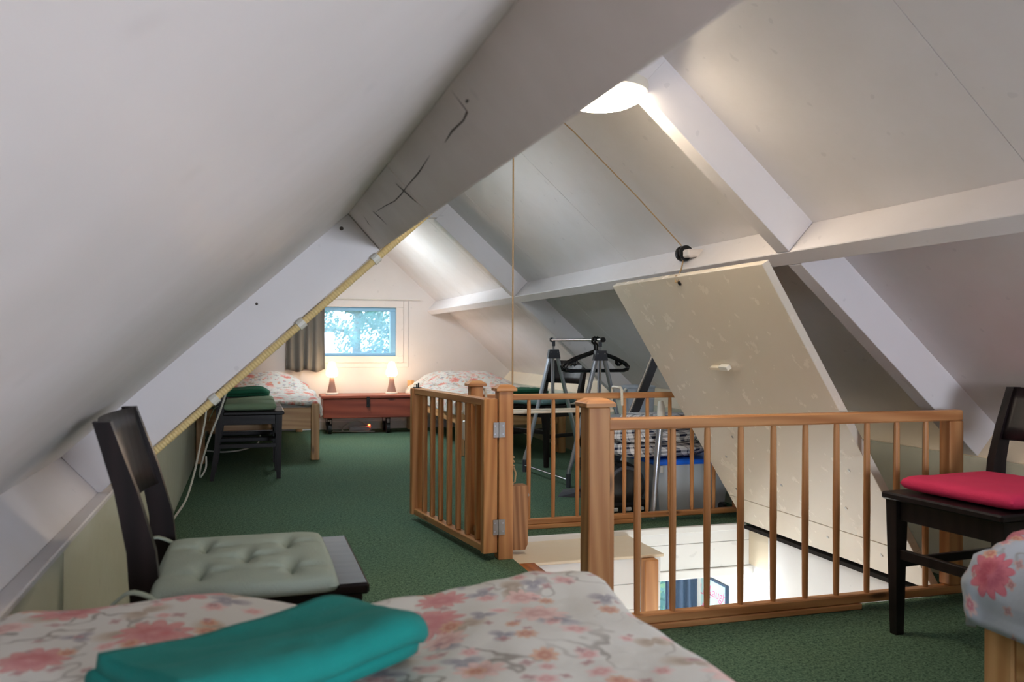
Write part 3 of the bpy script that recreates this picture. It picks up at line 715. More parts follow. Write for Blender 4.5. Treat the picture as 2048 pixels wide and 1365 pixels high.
# ------------------------------------------------------------------ conduit on the left rafter
cd = thing('cable_conduit', 'ivory ribbed cable conduit clipped along the lower edge of the left rafter', 'conduit', (-1.05, 2.60, 0))
pts = []; rs = []
n = 300
for i in range(n + 1):
    d = DP - 0.30 + i / n * (DK - DP + 0.27)
    x, z = sl(-1, d, -0.0115)
    pts.append((x + 1.05, 0.005, z)); rs.append(0.0096 if i % 2 else 0.0112)
G().tube(pts, rs, 10).build('tube', 'ivory', cd)
for d in (DP + 0.03, DP + 0.32, DP + 0.64, DP + 0.96):
    x, z = sl(-1, d, -0.0115)
    dirv = Vector((-CA, 0, -SA))
    c0 = Vector((x + 1.05, 0.005, z))
    G().tube([c0 - dirv * 0.011, c0 + dirv * 0.011], 0.0150, 10).build('clip', 'whiteplastic', cd)

# cables at the left
def cable(name, label, pts, r=0.0045, mat='whiteplastic', grp=None):
    b = Vector(pts[-1])
    # smooth the polyline
    P = [Vector(p) for p in pts]; out = []
    for i in range(len(P) - 1):
        p0, p1, p2, p3 = P[max(i - 1, 0)], P[i], P[i + 1], P[min(i + 2, len(P) - 1)]
        for t in [j / 6 for j in range(6)]:
            out.append(0.5 * ((2 * p1) + (p2 - p0) * t + (2 * p0 - 5 * p1 + 4 * p2 - p3) * t * t + (3 * p1 - p0 - 3 * p2 + p3) * t ** 3))
    out.append(P[-1])
    o = G().tube([q - b for q in out], r, 8).build(name, mat); o.location = b
    return tag(o, label, 'cable', grp)
cable('power_cable', 'white cable hanging from the left slope to the carpet by the knee wall', [(-1.36, 5.5, 0.62), (-1.345, 5.6, 0.47), (-1.37, 5.55, 0.30), (-1.40, 5.4, 0.13), (-1.425, 5.1, 0.03), (-1.455, 4.72, 0.006), (-1.46, 4.5, 0.006)], 0.006)
cable('power_cable', 'white cable hanging from a plug down behind the dark chair', [(-1.225, 5.78, 0.60), (-1.275, 5.75, 0.44), (-1.335, 5.75, 0.28), (-1.385, 5.8, 0.10), (-1.39, 5.9, 0.03), (-1.36, 5.95, 0.08), (-1.36, 5.98, 0.15)], 0.006)
cable('power_cable', 'white cable lying on the carpet under the left bed', [(-1.42, 7.5, 0.006), (-1.30, 7.38, 0.006), (-1.15, 7.36, 0.02), (-1.03, 7.5, 0.05), (-1.00, 7.6, 0.12)], 0.006)
cable('power_cable', 'white cable coiled on the carpet under the red chest', [(-0.30, 8.80, 0.006), (-0.12, 8.74, 0.006), (0.05, 8.78, 0.006), (0.06, 8.85, 0.04), (-0.05, 8.86, 0.10), (-0.16, 8.86, 0.05), (-0.2, 8.80, 0.006), (-0.05, 8.70, 0.006), (0.10, 8.68, 0.006)], 0.006)
pl = thing('wall_plug', 'white plug socket hanging at the conduit end above the dark chair', 'plug', (-1.22, 5.78, 0.60))
G().tube([(0, 0, 0.0), (0, 0, 0.035)], [0.016, 0.013], 12).tube([(-0.012, 0.0, 0.0355), (-0.012, 0, 0.05)], 0.004, 8).build('body', 'whiteplastic', pl)

# ------------------------------------------------------------------ chairs
def make_chair(label, loc, rz, group=None):
    """dark chair, local +x is the front; seat top 0.44"""
    t = thing('dining_chair', label, 'chair', loc, rz, group)
    G().box((-0.195, -0.212, 0.418), (0.185, 0.212, 0.440), None, 0.005).build('seat', 'wenge_x', t)
    for s in (-1, 1):
        # front leg, tapered
        g = G(); y = s * 0.185
        g.hexa([(0.137, y - 0.013, 0), (0.163, y - 0.013, 0), (0.163, y + 0.013, 0), (0.137, y + 0.013, 0)],
               [(0.130, y - 0.021, 0.4175), (0.172, y - 0.021, 0.4175), (0.172, y + 0.021, 0.4175), (0.130, y + 0.021, 0.4175)])
        g.build('leg', 'wenge', t)
        # back post: leg below, splayed, leaning back above
        g = G()
        secs = [(-0.262, 0.026, 0.0), (-0.232, 0.030, 0.22), (-0.212, 0.052, 0.43), (-0.220, 0.048, 0.52), (-0.246, 0.038, 0.63), (-0.286, 0.029, 0.755)]
        rings = []
        for x, w, z in secs:
            rings.append([g.bm.verts.new(v) for v in ((x - w / 2, y - 0.0135, z), (x + w / 2, y - 0.0135, z), (x + w / 2, y + 0.0135, z), (x - w / 2, y + 0.0135, z))])
        for A, B in zip(rings, rings[1:]):
            for j in range(4): g.bm.faces.new((A[j], A[(j + 1) % 4], B[(j + 1) % 4], B[j]))
        g.bm.faces.new(rings[0][::-1]); g.bm.faces.new(rings[-1])
        g.build('back_post', 'wenge', t)
        G().box((-0.206, y - 0.010, 0.355), (0.129, y + 0.010, 0.4172), None, 0.002).build('side_apron', 'wenge_x', t)
        G().box((-0.222, y - 0.008, 0.205), (0.134, y + 0.008, 0.232), None, 0.002).build('side_stretcher', 'wenge_x', t)
    G().box((0.140, -0.163, 0.355), (0.160, 0.163, 0.4172), None, 0.002).build('front_apron', 'wenge', t)
    G().box((-0.218, -0.170, 0.355), (-0.198, 0.170, 0.4172), None, 0.002).build('back_apron', 'wenge', t)
    G().box((0.143, -0.166, 0.235), (0.159, 0.166, 0.265), None, 0.002).build('front_stretcher', 'wenge', t)
    # curved back board between the posts
    def bf(u, v):
        yy = (u - 0.5) * 0.36; z = 0.585 + v * 0.168
        x = -0.229 - (z - 0.585) * 0.30 - 0.028 * (1 - (2 * u - 1) ** 2)
        return x, yy, z
    g = G().grid(16, 4, bf)
    o = g.build('back_board', 'wenge', t)
    so = o.modifiers.new('thickness', 'SOLIDIFY'); so.thickness = 0.016; so.offset = 0
    return t
def make_cushion(name, label, mat, loc, rz, L=0.36, Wd=0.38, th=0.05, buttons=True, ties=True, tilt=0.0, sag=0.0):
    t = thing(name, label, 'cushion', loc, rz)
    n = 44
    bt = [(-0.09, -0.09), (0.09, -0.09), (0, 0), (-0.09, 0.09), (0.09, 0.09)]
    def shape(sign):
        def fn(u, v):
            a = 2 * u - 1; b = 2 * v - 1
            # rounded square
            k_ = 1 - 0.02 * (a * a * b * b)
            x = a * L / 2 * k_; y = b * Wd / 2 * k_
            e = max(0.0, (1 - abs(a) ** 14)) ** 0.5 * max(0.0, (1 - abs(b) ** 14)) ** 0.5 * (0.86 + 0.14 * (1 - a * a) * (1 - b * b))
            z = th / 2 + sign * th / 2 * e
            if sign > 0 and buttons:
                for p, q in bt:
                    d = math.hypot(x - p * L / 0.36, y - q * Wd / 0.38)
                    an = math.atan2(y - q * Wd / 0.38, x - p * L / 0.36)
                    z -= 0.012 * math.exp(-(d / 0.012) ** 2) + (0.013 + 0.006 * math.cos(an * 4)) * math.exp(-(d / (0.036 + 0.012 * math.cos(an * 4))) ** 2)
            if sign > 0: z += 0.003 * noise.noise(Vector((x * 14, y * 14, 3.3))) * e + sag * e * a
            return x, y, z + tilt * x
        return fn
    g = G(); g.grid(n, n, shape(1)); g.grid(n, n, shape(-1))
    bmesh.ops.remove_doubles(g.bm, verts=g.bm.verts, dist=0.0004)
    g.build('pad', mat, t, angle=80)
    g = G(); g.tube([(a_ * L / 2, b_ * Wd / 2, th / 2) if False else (0, 0, 0) for a_, b_ in ((0, 0), (0, 0))], 0.0001, 3) if False else None
    if buttons:
        for p, q in bt:
            G().lathe([(0.006, -0.001), (0.005, 0.0012), (0.002, 0.002)], 10, Matrix.Translation((p * L / 0.36, q * Wd / 0.38, th - 0.027 + tilt * p))).build('button', mat, t)
    if ties:
        for s in (-1, 1):
            y = s * (Wd / 2 - 0.02)
            def rb(u, v, s=s, y=y):
                px_ = [(-L / 2 + 0.02, 0.02), (-L / 2 - 0.025, 0.03), (-L / 2 - 0.055, 0.022), (-L / 2 - 0.075, -0.02), (-L / 2 - 0.08, -0.06)]
                i = min(int(u * 4), 3); f_ = u * 4 - i
                X = px_[i][0] * (1 - f_) + px_[i + 1][0] * f_; Z = px_[i][1] * (1 - f_) + px_[i + 1][1] * f_
                return X, y + s * (0.015 + 0.02 * u) + (v - 0.5) * 0.022, Z + 0.01 * math.sin(u * 7)
            o = G().grid(14, 2, rb).build('tie', mat, t)
            so = o.modifiers.new('thickness', 'SOLIDIFY'); so.thickness = 0.003
    return t

make_chair('dark wooden chair by the left knee wall carrying the grey buttoned cushion', (-1.066, 1.885, 0), R(0))
make_cushion('seat_cushion', 'grey green buttoned seat cushion on the dark chair nearest the teal blanket', 'cush_grey', (-1.105, 1.800, 0.4405), R(0), L=0.325, Wd=0.43, th=0.040)
make_chair('dark wooden chair before the far left bed, the nearer of the pair with sage cushions', (-1.06, 6.10, 0), R(0))
make_cushion('seat_cushion', 'sage green seat cushion on the nearer chair before the far left bed', 'cush_green', (-1.09, 6.10, 0.4405), R(0), L=0.34, Wd=0.375, th=0.055, buttons=False)
make_chair('dark wooden chair pushed against the foot of the far left bed, behind another chair', (-1.06, 6.528, 0), R(0)) 
make_cushion('seat_cushion', 'sage green seat cushion on the chair touching the far left bed', 'cush_green', (-1.09, 6.525, 0.4405), R(0), L=0.34, Wd=0.36, th=0.05, buttons=False, sag=0.012)
rc = make_chair('dark wooden chair at the right beside the stair railing carrying the red cushion', (1.008, 2.08, 0), R(185)); rc.scale.x = 1.15
make_cushion('seat_cushion', 'raspberry red seat cushion on the chair beside the railing', 'cush_red', (1.033, 2.075, 0.4405), R(185), L=0.385, Wd=0.40, th=0.052, buttons=False, ties=False)
make_chair('dark wooden chair behind the clothes rack at the foot of the right far bed', (0.98, 6.14, 0), R(208))
make_cushion('seat_cushion', 'blue grey seat cushion on the chair behind the clothes rack', 'cush_blue', (0.965, 6.13, 0.4405), R(208), L=0.37, Wd=0.39, th=0.045, buttons=False)

# ------------------------------------------------------------------ beds and duvets
def make_bed(label, x0, x1, y0, y1, foot_at, head=0.50):
    """pine bed; foot_at 'lo' or 'hi' says which y end is the foot"""
    cx, cy = (x0 + x1) / 2, (y0 + y1) / 2
    t = thing('pine_bed', label, 'bed', (cx, cy, 0))
    hw, hl_ = (x1 - x0) / 2, (y1 - y0) / 2
    fs = -1 if foot_at == 'lo' else 1
    for sx in (-1, 1):
        for sy in (-1, 1):
            top = 0.425 if sy == fs else head
            x, y = sx * (hw - 0.03), sy * (hl_ - 0.035)
            bx('leg', (x - 0.03, y - 0.035, 0), (x + 0.03, y + 0.035, top), 'bedpine_z', t, 0.004)
        xx = sx * (hw - 0.018)
        bx('side_rail', (xx - 0.012, -hl_ + 0.0705, 0.25), (xx + 0.012, hl_ - 0.0705, 0.395), 'bedpine_y', t, 0.003)
    for sy in (-1, 1):
        yy = sy * (hl_ - 0.022)
        z1 = 0.395 if sy == fs else head - 0.03
        bx('foot_board' if sy == fs else 'head_board', (-hw + 0.0605, yy - 0.012, 0.235), (hw - 0.0605, yy + 0.012, z1), 'bedpine_x', t, 0.003)
    for i in range(9):
        y = -hl_ + 0.15 + i * (2 * hl_ - 0.3) / 8
        bx('slat', (-hw + 0.031, y - 0.035, 0.272), (hw - 0.031, y + 0.035, 0.288), 'bedpine_x', t)
    g = G().box((-hw + 0.035, -hl_ + 0.08, 0.289), (hw - 0.035, hl_ - 0.08, 0.425), None, 0.03); g.build('mattress', 'whiteplastic', t)
    return t
def make_duvet(label, x0, x1, y0, y1, ztop, drop, mat, bumps=(), wr=0.010, seed=0.0, r=0.045, uvo=(0, 0), nu=72, nv=120, flare=0.06):
    """cloth draped over a box; drop = (x-,x+,y-,y+) overhang lengths"""
    cx, cy = (x0 + x1) / 2, (y0 + y1) / 2
    hw, hl_ = (x1 - x0) / 2, (y1 - y0) / 2
    S0, S1 = -hw - drop[0], hw + drop[1]; T0, T1 = -hl_ - drop[2], hl_ + drop[3]
    def fold(e):
        # arc then straight fall: returns (out, down)
        if e <= 0: return 0.0, 0.0
        q = r * PI / 2
        if e < q: a = e / r; return r * math.sin(a), r * (1 - math.cos(a))
        return r + (e - q) * flare, r + (e - q)
    def pt(s, t):
        ex = max(0, abs(s) - hw); ey = max(0, abs(t) - hl_)
        e = (ex ** 4 + ey ** 4) ** 0.25
        o_, d_ = fold(e)
        sx = math.copysign(min(abs(s), hw), s); sy = math.copysign(min(abs(t), hl_), t)
        eh = math.hypot(ex, ey); dx = math.copysign(ex / eh, s) if e > 0 else 0; dy = math.copysign(ey / eh, t) if e > 0 else 0
        x = sx + dx * o_; y = sy + dy * o_; z = ztop - d_
        for bx_, by_, bh, brx, bry in bumps:
            z += bh * math.exp(-(((cx + s - bx_) / brx) ** 4 + ((cy + t - by_) / bry) ** 4))
        n1 = noise.noise(Vector((s * 3.1 + seed, t * 3.1, seed))); n2 = noise.noise(Vector((s * 8 + seed, t * 6, 4 + seed))); n3 = noise.noise(Vector((s * 22, t * 12 + seed, 9)))
        k_ = wr * (n1 * 1.2 + n2 * 0.7 + n3 * 0.3)
        z += k_ * (1.0 if e <= 0 else max(0.2, 1 - d_ * 4)); x += dx * (k_ * 1.6 + abs(n2) * 0.010); y += dy * (k_ * 1.6 + abs(n2) * 0.010)
        if e > 0: z += 0.02 * n1 * min(1, e * 4)
        return x, y, z
    g = G().grid(nu, nv, lambda u, v: pt(S0 + (S1 - S0) * u, T0 + (T1 - T0) * v), lambda u, v: (uvo[0] + (S1 - S0) * u, uvo[1] + (T1 - T0) * v))
    o = g.build('duvet', mat, None, angle=180, fixn=False)
    o.location = (cx, cy, 0)
    so = o.modifiers.new('thickness', 'SOLIDIFY'); so.thickness = 0.018; so.offset = -1
    return tag(o, label, 'duvet')

make_bed('pine bed in the foreground left under the floral duvet with the teal blanket', -1.435, -0.545, -0.62, 1.39, 'hi')
make_duvet('floral duvet on the foreground left bed, under the teal blanket', -1.40, -0.575, -0.55, 1.365, 0.498, (0.10, 0.16, 0.05, 0.14), 'duvet', bumps=((-0.66, 1.30, 0.018, 0.16, 0.22), (-1.28, 1.25, 0.026, 0.22, 0.35)), wr=0.010, seed=1.3, uvo=(0.31, 0.22))
make_bed('pine bed at the right edge under the boldly flowered duvet', 0.30, 1.19, -0.62, 1.40, 'hi')
make_duvet('boldly flowered duvet bulging over the corner of the right foreground bed', 0.325, 1.15, -0.55, 1.365, 0.512, (0.21, 0.10, 0.05, 0.17), 'duvet_right', wr=0.022, seed=5.1, r=0.085, flare=-0.22, uvo=(0.43, 0.37))
make_bed('pine bed by the far gable at the left of the red chest', -1.462, -0.585, 6.745, 8.93, 'lo')
make_duvet('floral duvet on the far left bed, with a green folded blanket on it', -1.415, -0.615, 6.77, 8.84, 0.452, (0.02, 0.15, 0.04, 0.04), 'duvet_far', bumps=((-1.02, 8.42, 0.15, 0.42, 0.42), (-1.0, 7.7, 0.035, 0.45, 0.5)), wr=0.018, seed=9.7, uvo=(0.7, 0.1))
make_bed('pine bed by the far gable at the right of the red chest', 0.46, 1.36, 6.66, 8.90, 'lo')
make_duvet('floral duvet heaped on the far right bed behind the gate', 0.49, 1.33, 6.69, 8.80, 0.448, (0.15, 0.04, 0.05, 0.04), 'duvet_far', bumps=((0.92, 8.35, 0.16, 0.42, 0.45), (0.95, 7.4, 0.03, 0.5, 0.5)), wr=0.022, seed=14.2, uvo=(1.4, 0.8))

# folded blankets
def make_blanket(label, loc, rz, L, Wd, th, mat, layers=3, seed=0.0, taper=0.0):
    """flat folded fleece: folded layers with round spine, open layers at the -x end"""
    t = thing('folded_blanket', label, 'blanket', loc, rz)
    lt = th / layers
    # serpentine cross-section in y-z swept along x
    prof = []
    for i in range(layers):
        z = lt * (i + 0.5); d = 1 if i % 2 == 0 else -1
        a, b = (-Wd / 2 + lt, Wd / 2 - lt) if d > 0 else (Wd / 2 - lt, -Wd / 2 + lt)
        for k_ in range(9): prof.append((a + (b - a) * k_ / 8, z))
        if i < layers - 1:
            for k_ in range(1, 6):
                an = -PI / 2 + PI * k_ / 6
                prof.append((b + d * lt * 0.8 * math.cos(an), z + lt / 2 + lt / 2 * math.sin(an)))
    n = len(prof)
    def fn(u, v):
        f_ = v * (n - 1); i = min(int(f_), n - 2); q = f_ - i
        y = prof[i][0] * (1 - q) + prof[i + 1][0] * q; z = prof[i][1] * (1 - q) + prof[i + 1][1] * q
        x = (u - 0.5) * L
        e = 1 - max(0, (u - 0.80) / 0.20) ** 2 * 0.55
        k_ = 1 - taper * u
        z = z * e * (0.86 + 0.10 * math.sin(u * 5 + seed) + 0.10 * math.cos(y * 18 + seed))
        z += (0.010 * noise.noise(Vector((x * 8 + y * 14, y * 7 - x * 3, seed))) + 0.004 * noise.noise(Vector((x * 25, y * 40, seed)))) * (z / th)
        x += 0.02 * (1 - (2 * y / Wd) ** 2) * (1 if u > 0.5 else 0.2)
        return x, y * k_ * e ** 0.5 + 0.006 * noise.noise(Vector((x * 6, z * 20, seed))), max(z, 0.001)
    o = G().grid(36, (n - 1) * 2, fn).build('folded_cloth', mat, t, angle=180)
    so = o.modifiers.new('thickness', 'SOLIDIFY'); so.thickness = lt * 0.86; so.offset = 0
    return t
make_blanket('teal fleece blanket folded on the foreground left duvet', (-1.072, 1.046, 0.510), R(33), 0.345, 0.20, 0.066, 'teal', 3, 2.2, 0.06)
make_blanket('dark green fleece blanket folded on the far left bed', (-1.13, 7.15, 0.468), R(4), 0.34, 0.24, 0.07, 'green_fleece', 3, 4.0)
make_blanket('dark green fleece blanket folded on the far right bed behind the rail', (1.08, 6.95, 0.462), R(-6), 0.40, 0.22, 0.055, 'green_fleece', 3, 6.0)

# ------------------------------------------------------------------ far gable furniture
ch = thing('wooden_chest', 'red brown wooden chest on black castors under the gable window', 'chest', (0.015, 8.70, 0), R(-1.2))
bx('body', (-0.425, -0.20, 0.155), (0.425, 0.20, 0.345), 'chest', ch, 0.006)
bx('lid', (-0.445, -0.215, 0.3455), (0.445, 0.215, 0.372), 'chest', ch, 0.005)
lk = bx('hasp', (-0.018, -0.222, 0.26), (0.012, -0.2155, 0.362), 'blackmatte', ch, 0.002)
G().tube([(-0.003, -0.224, 0.275), (-0.003, -0.236, 0.275)], 0.010, 10).build('hasp_knob', 'blackmatte', lk)
cw = None
for x, y in ((-0.36, -0.12), (0.20, -0.12), (-0.36, 0.13), (0.20, 0.13)):
    if cw is None:
        cw = G().tube([(-0.016, 0, 0.048), (0.016, 0, 0.048)], 0.048, 18).box((-0.022, -0.012, 0.06), (-0.018, 0.012, 0.154)).box((0.018, -0.012, 0.06), (0.022, 0.012, 0.154)).box((-0.022, -0.03, 0.140), (0.022, 0.03, 0.1545)).build('castor', 'blackmatte', ch)
        cw.location = (x, y, 0)
    else: place(cw, (x, y, 0), ch)
def table_lamp(label, loc):
    t = thing('table_lamp', label, 'lamp', loc)
    G().lathe([(0.060, 0.0), (0.062, 0.004), (0.060, 0.016), (0.050, 0.020)], 28).build('foot', 'whiteplastic', t)
    G().lathe([(0.048, 0.0205), (0.044, 0.035), (0.034, 0.075), (0.026, 0.120), (0.021, 0.165), (0.019, 0.172)], 24).build('base', 'mauve', t)
    G().lathe([(0.018, 0.1725), (0.040, 0.176), (0.053, 0.190), (0.058, 0.206), (0.056, 0.224), (0.046, 0.256), (0.036, 0.286), (0.031, 0.305), (0.022, 0.318), (0.006, 0.323)], 12).build('shade', 'bulb', t, angle=80)
    return t
table_lamp('glowing mushroom shaped table lamp on the chest, the one beside the grey curtain', (-0.315, 8.72, 0.3725))
table_lamp('glowing mushroom shaped table lamp on the chest, the one nearer the right bed', (0.268, 8.70, 0.3725))
ps = thing('power_strip', 'white power strip with a red light under the chest', 'power strip', (-0.03, 8.86, 0))
bx('body', (-0.10, -0.025, 0.0), (0.12, 0.025, 0.042), 'greyplastic', ps, 0.005)
bx('switch', (0.085, -0.030, 0.046), (0.105, -0.020, 0.062), 'led', ps, 0.002)
bx('switch_housing', (0.08, -0.019, 0.0425), (0.11, 0.02, 0.064), 'greyplastic', ps, 0.002)

# curtain and its wire
def curtain(name, label, x0, x1, z0, z1, y, mat, folds, amp, seed=0.0):
    def fn(u, v):
        x = x0 + (x1 - x0) * (u + 0.012 * math.sin(v * 3 + u * 9))
        w = math.sin(u * folds * 2 * PI + seed + 0.6 * math.sin(u * 11)) * amp * (0.5 + 0.6 * (1 - v))
        z = z0 + (z1 - z0) * v + 0.012 * math.sin(u * 13 + seed) * (1 - v)
        return x - (x0 + x1) / 2, w, z
    o = G().grid(90, 14, fn).build(name, mat, None, angle=180)
    o.location = ((x0 + x1) / 2, y, 0)
    so = o.modifiers.new('thickness', 'SOLIDIFY'); so.thickness = 0.004
    return tag(o, label, 'curtain')
curtain('curtain', 'grey gathered curtain hanging at the left of the far gable window', -0.745, -0.365, 0.60, 1.325, 8.945, 'curtain', 4.5, 0.020, 1.0)
cr = thing('curtain_wire', 'thin white curtain wire stretched above the far gable window', 'curtain wire', (0.0, 8.955, 1.325))
G().tube([(-0.78, 0, 0.0), (0.60, 0, 0.0)], 0.004, 8).build('wire', 'whiteplastic', cr)
for x in (-0.78, 0.515):
    G().tube([(x, 0.0445, 0.0), (x, -0.004, 0.0)], 0.005, 8).build('hook', 'whiteplastic', cr)

# ------------------------------------------------------------------ clothes rack with hangers
rk = thing('clothes_rack', 'chrome clothes rack with tripod ends behind the far railing', 'clothes rack', (0.965, 5.40, 0))
TOPS = [((0.995 - 0.965), 5.06 - 5.40), ((0.935 - 0.965), 5.76 - 5.40)]
G().tube([(TOPS[1][0], TOPS[1][1] + 0.03, 0.912), (TOPS[0][0], TOPS[0][1] - 0.03, 0.912)], 0.0105, 12).build('hanging_bar', 'chrome', rk)
for (tx, ty), dy in ((TOPS[0], -1), (TOPS[1], 1)):
    G().tube([(tx, ty + dy * 0.030, 0.912), (tx, ty + dy * 0.050, 0.912)], 0.016, 12).build('bar_end_cap', 'black', rk)
    G().tube([(tx, ty, 0.30), (tx, ty, 0.898)], 0.008, 10).build('centre_pole', 'chrome', rk)
    G().tube([(tx - 0.013, ty, 0.30), (tx - 0.013, ty, 0.80)], 0.005, 8).build('telescopic_pole', 'steel', rk)
    G().tube([(tx, ty, 0.868), (tx, ty, 0.901)], 0.012, 10).build('collar', 'darkplastic', rk)
    G().prism([(-0.046, 0.782), (0.046, 0.782), (0.034, 0.845), (-0.034, 0.845)], (0, 0.036, 0), (tx, ty - 0.018, 0)).build('hub', 'darkplastic', rk)
    g = G()
    for a in (-0.024, 0.024): g.tube([(tx + a, ty - 0.0185, 0.826), (tx + a, ty - 0.0205, 0.826)], 0.004, 8)
    g.build('hub_screws', 'chrome', rk)
    for s in (-1, 1):
        lg = G().tube([(tx + s * 0.030, ty, 0.79), (tx + s * 0.185, ty, 0.16), (tx + s * 0.205, ty, 0.105), (tx + s * 0.208, ty, 0.075)], 0.0145, 10).build('leg', 'steel', rk)
        G().tube([(tx + s * 0.208, ty, 0.0), (tx + s * 0.208, ty, 0.085)], 0.0155, 12).build('rubber_foot', 'darkplastic', lg)
for s in (-1, 1):
    G().tube([(TOPS[0][0] + s * 0.208, TOPS[0][1] + 0.016, 0.045), (TOPS[1][0] + s * 0.208, TOPS[1][1] - 0.016, 0.045)], 0.008, 10).build('bottom_bar', 'chrome', rk)
def hanger(label, loc, rz):
    t = thing('coat_hanger', label, 'hanger', loc, rz, 'coat hangers on the rack')
    w = 0.215
    out = [(-0.012, -0.075), (-0.12, -0.112), (-w + 0.02, -0.148), (-w, -0.168), (-w + 0.006, -0.186), (-w + 0.03, -0.193), (0, -0.193), (w - 0.03, -0.193), (w - 0.006, -0.186), (w, -0.168), (w - 0.02, -0.148), (0.12, -0.112), (0.012, -0.075), (0, -0.068)]
    G().tube([(x, 0, z) for x, z in out], 0.0112, 8, closed=True).build('body', 'black', t)
    hk = [(0.0, -0.062), (0.0, -0.03), (-0.018, -0.012), (-0.017, 0.008), (0.0, 0.0175), (0.017, 0.010), (0.018, -0.004)]
    G().tube([(x, 0, z) for x, z in hk], 0.0068, 8).build('hook', 'black', t)
    for s in (-1, 1):
        G().tube([(s * 0.14, 0, -0.117), (s * 0.14, 0, -0.150), (s * 0.152, 0, -0.160), (s * 0.165, 0, -0.152)], 0.007, 8).build('notch', 'black', t)
    return t
hanger('black plastic coat hanger on the rack bar, the nearest to the railing', (0.992, 5.10, 0.911), R(2))
hanger('black plastic coat hanger on the rack bar, just behind the nearest one', (0.989, 5.135, 0.911), R(-5))

# white wire drying rack hooked over the far rail
wk = thing('wire_drying_rack', 'white wire drying rack hooked over the far railing', 'drying rack', (0.38, 4.06, 0))
g = G()
for y in (-0.018, 0.05, 0.12): g.tube([(-0.50, y, 0.556), (0.265, y, 0.556)], 0.0062, 8)
g.build('bars', 'wire', wk)
for x in (-0.42, 0.27):
    G().tube([(x, 0.125, 0.556), (x, 0.02, 0.556), (x, 0.016, 0.60), (x, 0.012, 0.664), (x, 0.0, 0.674), (x, -0.095, 0.674), (x, -0.108, 0.664), (x, -0.112, 0.588)], 0.0068, 8).build('hook', 'wire', wk)

# ------------------------------------------------------------------ stored things at the right
bxs = thing('storage_box', 'translucent storage box with a bright blue lid behind the far railing', 'storage box', (1.13, 4.30, 0))
G().hexa([(-0.185, -0.17, 0.0), (0.185, -0.17, 0.0), (0.185, 0.17, 0.0), (-0.185, 0.17, 0.0)], [(-0.215, -0.195, 0.262), (0.215, -0.195, 0.262), (0.215, 0.195, 0.262), (-0.215, 0.195, 0.262)]).build('tub', 'tub', bxs)
bx('lid', (-0.228, -0.208, 0.2625), (0.228, 0.208, 0.288), 'bluelid', bxs, 0.006)
bx('clip', (-0.205, -0.214, 0.225), (-0.185, -0.196, 0.262), 'greyplastic', bxs, 0.003)
g = G()
g.tube([(0.145, -0.215, 0.03), (0.165, -0.215, 0.03)], 0.03, 16); g.build('castor', 'black', bxs)
def plaid_heap():
    t = thing('plaid_blanket', 'navy and white plaid blanket heaped on the blue lidded box', 'blanket', (1.0, 4.30, 0.2885))
    hs = [(0.30, 0.17, 0.09, 0.0, 0.0), (0.27, 0.16, 0.085, -0.02, 0.075), (0.22, 0.14, 0.085, 0.02, 0.145)]
    for i, (a, b, h, ox_, z0) in enumerate(hs):
        def fn(u, v, a=a, b=b, h=h, ox_=ox_, z0=z0, i=i):
            th = u * 2 * PI; ph = (v - 0.5) * PI
            cp = math.copysign(abs(math.cos(ph)) ** 0.5, math.cos(ph)); sp_ = math.copysign(abs(math.sin(ph)) ** 0.8, math.sin(ph))
            cx_ = math.copysign(abs(math.cos(th)) ** 0.7, math.cos(th)); sx_ = math.copysign(abs(math.sin(th)) ** 0.7, math.sin(th))
            x = a * cp * cx_; y = b * cp * sx_; z = h / 2 * (1 + sp_)
            q = 0.018 * noise.noise(Vector((x * 8 + i * 4, y * 8, z * 25 + i))) + 0.010 * math.sin(z * 120 + x * 9)
            return x + ox_ + q * cx_ * cp, y + q * sx_ * cp, max(z0 + z * (1 + 1.2 * q), 0.0 if i == 0 else z0 - 0.01)
        G().grid(56, 18, fn, lambda u, v, i=i: (u * 1.5 + v * 0.12 + i * 0.13, v * 0.45 - u * 0.25 + i * 0.07)).build('fold', 'plaid', t, angle=180)
    return t
plaid_heap()
vc = thing('vacuum_cleaner', 'black canister vacuum cleaner standing behind the far railing', 'vacuum cleaner', (0.775, 4.26, 0))
G().lathe([(0.02, -0.10), (0.085, -0.098), (0.118, -0.085), (0.128, -0.05), (0.130, 0.0), (0.124, 0.05), (0.10, 0.085), (0.03, 0.095)], 32, Matrix.Translation((0, 0, 0.142)) @ Matrix.Rotation(R(90), 4, 'X')).build('drum', 'black', vc)
G().box((-0.12, -0.10, 0.0), (0.13, 0.10, 0.075), None, 0.02).build('base', 'black', vc)
g = G(); g.tube([(0.095 * math.cos(t), -0.012, 0.142 + 0.105 * math.sin(t)) for t in [i * PI / 10 for i in range(2, 9)]], 0.010, 8); g.bm.transform(Matrix.Translation((0, -0.082, 0))) if False else None
g.build('carry_handle', 'darkplastic', vc).location = (0, -0.075, 0)
for x in (-0.075, 0.0, 0.07):
    G().box((x - 0.022, -0.108, 0.025), (x + 0.022, -0.1005, 0.045), None, 0.004).build('label_strip', 'greyplastic', vc)
vt = thing('vacuum_tube', 'grey vacuum tube with a white handle leaning on the far railing', 'vacuum tube', (0.872, 4.065, 0))
G().tube([(0, 0, 0.0), (0.035, 0.022, 0.30), (0.058, 0.032, 0.478)], 0.0165, 14).build('tube', 'steel', vt)
G().tube([(0.0585, 0.0325, 0.479), (0.062, 0.034, 0.50), (0.064, 0.035, 0.57), (0.064, 0.040, 0.595)], [0.020, 0.022, 0.018, 0.012], 14).build('handle', 'whiteplastic', vt)
vh = thing('floor_nozzle', 'dark grey vacuum floor nozzle lying on the carpet by the rack foot', 'nozzle', (0.70, 4.79, 0), R(-28))
